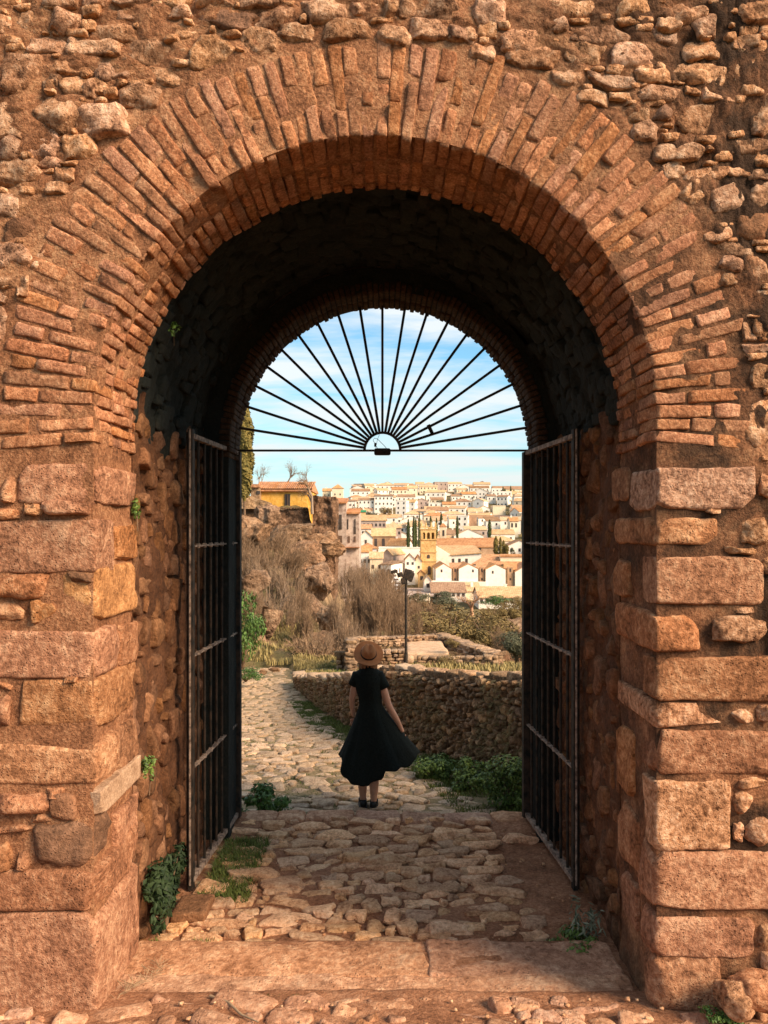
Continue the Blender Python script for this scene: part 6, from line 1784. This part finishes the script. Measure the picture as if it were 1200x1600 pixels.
link('side_block', mesh_from('side_block', *box(wT / 2 - .8, wT / 2, .81, wT - .81, sp_z, zb2), smooth=False), M_tower, bf, bb)
for z in (843, 862.5, 876.5, 826.5):
    link('cornice', mesh_from('cornice', *box(-wT / 2 - .25, wT / 2 + .25, -.25, wT + .25, (905 - z) * k_ - .18, (905 - z) * k_ + .18), smooth=False), M_tower, bf, bb)
link('top_slab', mesh_from('top_slab', *box(-wT / 2 - .1, wT / 2 + .1, -.1, wT + .1, zb2 + .2, zb2 + .6), smooth=False), M_tower, bf, bb)
for x in (-wT / 2 + .2, -wT / 6, wT / 6, wT / 2 - .2):
    v_, f_ = lathe([(.28, 0), (.34, .35), (.20, .6), (.32, 1.0), (.12, 1.5), (.05, 2.0), (.01, 2.2)], 8, (x, .3, zb2 + .6)); link('pinnacle', mesh_from('pinnacle', v_, f_), M_tower, bf, bb)
for (x, py_, w, h) in ((-.0, 869.5, 1.0, 1.3), (.25, 891, 1.0, 3.0)):
    n_ = 9; th = np.linspace(0, PI, n_)
    v0 = [(x - w / 2, -.1, -h / 2), (x + w / 2, -.1, -h / 2)] + [(x + w / 2 * math.cos(a), -.1, h / 2 - w / 2 + w / 2 * math.sin(a)) for a in th]
    a_ = np.array(v0) + np.array([0, 0, (905 - py_) * k_]); v_ = np.concatenate([a_, a_ + [0, .3, 0]]); m_ = len(a_)
    link('window', mesh_from('window', v_, [np.array([list(range(m_))]), np.array([[i, i + m_, (i + 1) % m_ + m_, (i + 1) % m_] for i in range(m_)])], smooth=False), M_win, bf, bb)
# lantern tower with pyramid roof behind the belfry
ln = L('small cream bell turret with an orange pyramid roof beside the belfry', 687.5, 697.5, 823, 845, 310, 2.6, 'c', 'o', 'hip', 1.6, (1, 1), name='bell_turret', cat='turret', over=.15, wsize=(.8, 2.4))
taken += [(655, 683, 810, 905, 268), (681, 776, 838, 905, 290), (680, 830, 868, 930, 250)]
# gabled hall: white gables with recessed stair bays between
Dh_ = 250
gl = empty('gabled_hall', P(755, 925, Dh_), 'long white hall of repeated gables with tan recessed bays below the church', 'hall'); ABS[gl.name] = P(755, 925, Dh_)
gab = [(681, 705.5, 888, 880), (717, 747, 888, 880.5), (759, 790, 889, 881), (805, 845, 893, 881)]
for k, (x0, x1, ye, yt) in enumerate(gab):
    xm = (x0 + x1) / 2
    prism('gable_wall', [P(x0, 935, Dh_), P(x1, 935, Dh_), P(x1, ye, Dh_), P(xm, yt, Dh_), P(x0, ye, Dh_)], (0, 16, 0), M_white, gl)
    for (sx, xe) in ((x0, -1), (x1, 1)):
        e_ = xe * .8
        roofquad('roof', P(xm, yt - .3, Dh_ - .08), P(sx + e_, ye - .2, Dh_ - .08), P(sx + e_, ye - .2, Dh_ - .08) + Vector((0, 17, 0)), P(xm, yt - .3, Dh_ - .08) + Vector((0, 17, 0)), M_ro, gl, .28) if xe > 0 else \
        roofquad('roof', P(sx + e_, ye - .2, Dh_ - .08), P(xm, yt - .3, Dh_ - .08), P(xm, yt - .3, Dh_ - .08) + Vector((0, 17, 0)), P(sx + e_, ye - .2, Dh_ - .08) + Vector((0, 17, 0)), M_ro, gl, .28)
    link('window', winme, None, gl, P({0: 690, 1: 739, 2: 770, 3: 830}[k], 892 if k < 2 else 894, Dh_), scale=(.55, .5, .9))
for k, (x0, x1) in enumerate(((706, 716.5), (747.5, 758.5), (791, 804))):
    prism('bay_wall', [P(x0, 935, Dh_ + 2), P(x1, 935, Dh_ + 2), P(x1, 889, Dh_ + 2), P(x0, 889, Dh_ + 2)], (0, 8, 0), M_ochre if False else M_cream, gl)
    prism('bay_tower', [P(x0 + 2, 935, Dh_ + .8), P(x1 - 2.5, 935, Dh_ + .8), P(x1 - 2.5, 886.5, Dh_ + .8), P(x0 + 2, 886.5, Dh_ + .8)], (0, 1.15, 0), M_brownw, gl)
    roofquad('roof', P(x0 - 4, 889, Dh_ + 1.4), P(x1 + 4, 889, Dh_ + 1.4), P(x1 + 4, 879, Dh_ + 12), P(x0 - 4, 879, Dh_ + 12), M_ro, gl)
    for y in (891, 905): link('window', winme, None, gl, P((x0 + x1) / 2, y, Dh_ + .8), scale=(.5, .5, 1.1 if y == 891 else .7))
roofquad('roof', P(735, 882, Dh_ + 12), P(850, 882, Dh_ + 12), P(850, 866, Dh_ + 22), P(760, 866, Dh_ + 22), M_ro, gl)
prism('upper_wall', [P(782, 880, Dh_ + 15), P(850, 880, Dh_ + 15), P(850, 868, Dh_ + 15), P(782, 868, Dh_ + 15)], (0, 3, 0), M_cream, gl)
roofquad('roof', P(781, 868, Dh_ + 14.5), P(851, 868, Dh_ + 14.5), P(851, 865.5, Dh_ + 19), P(781, 865.5, Dh_ + 19), M_ro, gl)
prism('base_wall', [P(672, 940, Dh_ - .6), P(760, 940, Dh_ - .6), P(760, 909, Dh_ - .6), P(672, 907, Dh_ - .6)], (0, .5, 0), M_white, gl)
# low buildings in front
L('low house with a broad brown tiled roof at the foot of the gabled hall', 675, 728, 925, 935, 232, 14, 'w', 'b', 'gx', 2.4, (7, 1), wsize=(.8, .9))
L('pale tiled lean to beside the broad brown tiled roof', 728, 752, 924, 934, 236, 10, 'c', 't', 'shed', 2.0, (0, 0))
L('long white house with tan roof and a row of dark openings below the gabled hall', 748, 832, 933, 945, 218, 13, 'w', 't', 'gx', 2.5, (9, 1), wsize=(.8, 1.2), found=1.2)
L('stepped white gate house between the belfry and the broad brown roof', 663, 674, 906, 926, 240, 7, 'w', 't', 'gy', 1.4, (1, 1))
L('low ochre porch with arches at the foot of the belfry', 654, 664, 896, 912, 255, 5, 'y', 'o', 'gy', 1.0, (1, 1))
# white garden wall with piers
gw = empty('street_wall', P(656, 936, 225), 'pale street wall with piers above the dark hedge', 'wall'); ABS[gw.name] = P(656, 936, 225)
prism('wall', [P(640, 943, 225), P(672, 938, 225), P(672, 927, 225), P(640, 933, 225)], (0, .6, 0), M_white, gw)
for k in range(8):
    x = 641 + k * 4.2; prism('pier', [P(x, 943, 224.7), P(x + 1.3, 943, 224.7), P(x + 1.3, 931.5 - k * .7, 224.7), P(x, 931.7 - k * .7, 224.7)], (0, .3, 0), M_cream, gw)
prism_r = link('street', mesh_from('street', *box(-9, 9, -14, 14, -.5, 0), smooth=False), M_mauve, None, P(655, 924, 240), kind='structure')
# parked cars up the street
def car(label, px, py, D, mat):
    k_ = 1.0; base = P(px, py, D); root = empty('parked_car', base, label, 'car', 'cars parked in the steep street'); ABS[root.name] = Vector(base)
    v_, f_ = rough_block((1.7, 4.1, .75), 5, .25, 0, 1, 0); link('body', mesh_from('body', v_, f_), mat, root, base + Vector((0, 0, .65)))
    v_, f_ = rough_block((1.45, 2.2, .6), 5, .22, 0, 1, 0); v_[:, 1] *= 1 - .2 * (v_[:, 2] > 0); link('cabin', mesh_from('cabin', v_, f_), M_win, root, base + Vector((0, .1, 1.2)))
    v_, f_ = rough_block((1.25, 1.5, .1), 3, .04, 0, 1, 0); link('roof', mesh_from('roof', v_, f_), mat, root, base + Vector((0, .1, 1.52)))
    for sx in (-.78, .78):
        for sy in (-1.3, 1.3):
            v_, f_ = lathe([(.01, -.1), (.32, -.1), (.32, .1), (.01, .1)], 12); link('wheel', mesh_from('wheel', np_rot(v_, Matrix.Rotation(PI / 2, 3, 'Y')), f_), M_win, root, base + Vector((sx, sy, .32)))
M_carw = plain_mat('white_car_paint', (.75, .75, .74), .35, .03); M_card = plain_mat('dark_car_paint', (.05, .06, .07), .3, .03)
for k, (x, y, D, m_) in enumerate(((619, 912, 225, 'w'), (621, 918, 218, 'w'), (622, 924, 212, 'w'), (624, 930, 206, 'w'), (632, 927, 204, 'd'), (616, 906, 232, 'w'))):
    car(('third white parked car down the street', 'second lowest white parked car', 'white parked car next to the dark car', 'lowest white parked car by the bare brush', 'dark parked car behind the lamp post', 'highest white parked car near the canopy house')[k], x, y, D, M_carw if m_ == 'w' else M_card)
# town cypresses
for (x, yb, yt, w, D, l, mt) in ((638, 858, 811, 7, 292, 'dark cypress left of the tall pair near the belfry', 0), (646.5, 856, 806, 6, 294, 'tall dark cypress in the middle of the three near the belfry', 0), (649.5, 856, 810, 6, 296, 'cypress close behind the middle one near the belfry', 0),
      (655, 858, 800, 5, 290, 'tallest thin cypress touching the belfry', 0), (673, 835, 806, 5, 300, 'cypress tip above the belfry openings', 0), (682, 840, 809, 5, 302, 'cypress tip between belfry and turret', 0), (689.5, 825, 802, 5, 320, 'cypress standing behind the turret roof', 0),
      (714.5, 842, 806, 5.5, 306, 'slim dark cypress above the church roof', 0), (765, 842, 812, 6.5, 320, 'broad dark cypress above the far end of the church roof', 0), (775, 868, 838, 8.5, 275, 'tallest golden cypress by the gabled hall', 1),
      (782, 868, 839, 6, 277, 'slim golden cypress by the gabled hall', 1), (787, 868, 844, 6, 274, 'golden cypress third in the row by the gabled hall', 1), (792, 868, 851, 6.5, 273, 'shortest golden cypress by the gabled hall', 1),
      (786, 783, 760, 4, 640, 'highest cypress before the convent', 0), (789, 783, 763, 4, 642, 'second cypress of the convent row', 0), (798, 784, 759, 3.5, 640, 'thin tall cypress in the middle of the convent row', 0), (803, 784, 765, 4, 638, 'cypress near the far wing of the convent', 0),
      (812, 784, 767, 4, 640, 'small cypress before the far wing of the convent', 0), (818, 784, 770, 4, 641, 'last small cypress of the convent row', 0)):
    cypress(l, x, yb, yt, w, D, M_cypg if mt else M_cyp, 'cypresses in the town', 700)
def round_tree(label, px, py, w, h, D, mat_i):
    base = P(px, py, D); root = empty('leafy_tree', base, label, 'tree', 'round trees among the houses'); ABS[root.name] = Vector(base)
    s_ = w * D / F / 2; link('crown', LB[mat_i], None, root, base, (0, 0, rnd.uniform(0, 6)), scale=(s_, s_, h * D / F / 1.35)); link('trunk', STEM, None, root, base, scale=(s_, s_, s_))
for (x, y, w, h, D, m_, l) in ((555, 800, 26, 8, 470, 0, 'low olive tree below the long low white house'), (575, 812, 30, 14, 440, 1, 'dark tree below the lower white wing'), (603, 805, 24, 14, 450, 0, 'bushy tree below the long four storey block'),
      (588, 812, 18, 12, 420, 1, 'dark round tree above the long grey rendered house'), (690, 792, 18, 12, 540, 1, 'grey tree below the blank gabled hall'), (697, 796, 16, 12, 530, 1, 'second grey tree below the blank gabled hall'),
      (801, 868, 12, 14, 276, 1, 'dark round tree beside the golden cypresses'), (760, 803, 10, 6, 500, 0, 'small tree among the houses below the row houses')):
    round_tree(l, x, y, w, h, D, m_)
gc = empty('tarpaulin_hut', P(566, 808, 430), 'small tan hut with a green tarpaulin roof among the trees', 'hut'); ABS[gc.name] = P(566, 808, 430)
M_tarp = plain_mat('green_tarpaulin', (0.03, 0.30, 0.16), .6)
prism('wall', [P(561, 815, 430), P(571, 815, 430), P(571, 800, 430), P(561, 800, 430)], (0, 4, 0), M_ochre, gc)
prism('tarpaulin', [P(560, 800, 429.5), P(572, 800, 429.5), P(572, 797, 429.5), P(560, 797, 429.5)], (0, 5, 0), M_tarp, gc)

# ---- the rest of the slope: house after house
def free_town(x0, x1, ye, D):
    for (a, b, c, d, DD) in taken:
        if x1 > a - 1 and x0 < b + 1 and D < DD + 14 and ye < d - 2 and D > DD - 45: return False
    return True
ords = ['first', 'second', 'third', 'fourth', 'fifth', 'sixth', 'seventh', 'eighth', 'ninth', 'tenth', 'eleventh', 'twelfth', 'thirteenth', 'fourteenth', 'fifteenth', 'sixteenth', 'seventeenth', 'eighteenth', 'nineteenth', 'twentieth'] + ['twenty ' + o for o in ('first', 'second', 'third', 'fourth', 'fifth', 'sixth', 'seventh', 'eighth', 'ninth')] + ['thirtieth'] + ['thirty ' + o for o in ('first', 'second', 'third', 'fourth', 'fifth', 'sixth', 'seventh', 'eighth', 'ninth')] + ['last']
Dlist = [300, 322, 345, 368, 392, 416, 440, 465, 490, 515, 540, 566, 592, 618, 645, 672, 700]
for ri, D in enumerate(Dlist):
    x = 520 + rnd.uniform(0, 6); ci = 0
    while x < 985:
        w = rnd.uniform(7.5, 16) * F / D * (1 if D < 600 else 1.1)
        if D < 330 and x < 690: x += w; continue
        Dj = D + rnd.uniform(-7, 7)
        xc_ = wp(x + w / 2, Dj); zg = Hp(xc_, Dj); yb = 825 - zg * F / Dj
        hgt = rnd.uniform(4.2, 8.5); ye = yb - hgt * F / Dj
        kd = rnd.choice(['gx', 'gx', 'gx', 'gy', 'hip', 'flat', 'shed', 'gx'])
        wl_ = rnd.choice('wwwwwwwwcccg'); rf_ = rnd.choice('tttttttob')
        if free_town(x, x + w, ye, Dj) and rnd.random() < .95:
            rz = rnd.choice([0, 0, rnd.uniform(-28, 28), rnd.uniform(-28, 28)])
            nx_ = max(1, int(w * Dj / F / 3.2)); nz_ = 2 if hgt > 5.6 else 1
            st = 'two storey' if nz_ == 2 else 'low'
            rt_ = {'gx': f'{RN[rf_]} roof', 'gy': f'{RN[rf_]} gabled roof', 'hip': f'{RN[rf_]} hipped roof', 'flat': 'flat roof', 'shed': f'{RN[rf_]} lean-to roof'}[kd]
            ci += 1
            house(f'{st} {WN_[wl_]} house with {rt_}, {ords[min(ci - 1, 39)]} along the {ords[ri]} row uphill', x, x + w * .93, ye, yb, Dj, rnd.uniform(7, 11), wl_, rf_, kd, None, (nx_, nz_) if rnd.random() < .85 else (max(1, nx_ - 1), nz_), rz,
                  'houses crowding the far hillside', found=4, over=.25)
        x += w * rnd.uniform(.92, 1.12)
for k in range(26):
    D = rnd.uniform(380, 690); x = rnd.uniform(525, 830); z = Hp(wp(x, D), D)
    me = rnd.choice([LB[0], LB[1]])
bv = []
for k in range(110):
    D = rnd.uniform(300, 690); x = wp(rnd.uniform(520, 835), D); s_ = rnd.uniform(1.5, 3.4)
    p, nr = clump_points(60, (1, 1, 1), 6, .4, seed=k + 900); v_, f_ = leaves(p * s_, nr, .9); bv.append((v_ + np.array([x, D, Hp(x, D) + s_]), f_))
link('garden_greenery', mesh_from('garden_greenery', *joined(bv), smooth=False), M_leafo, kind='stuff')
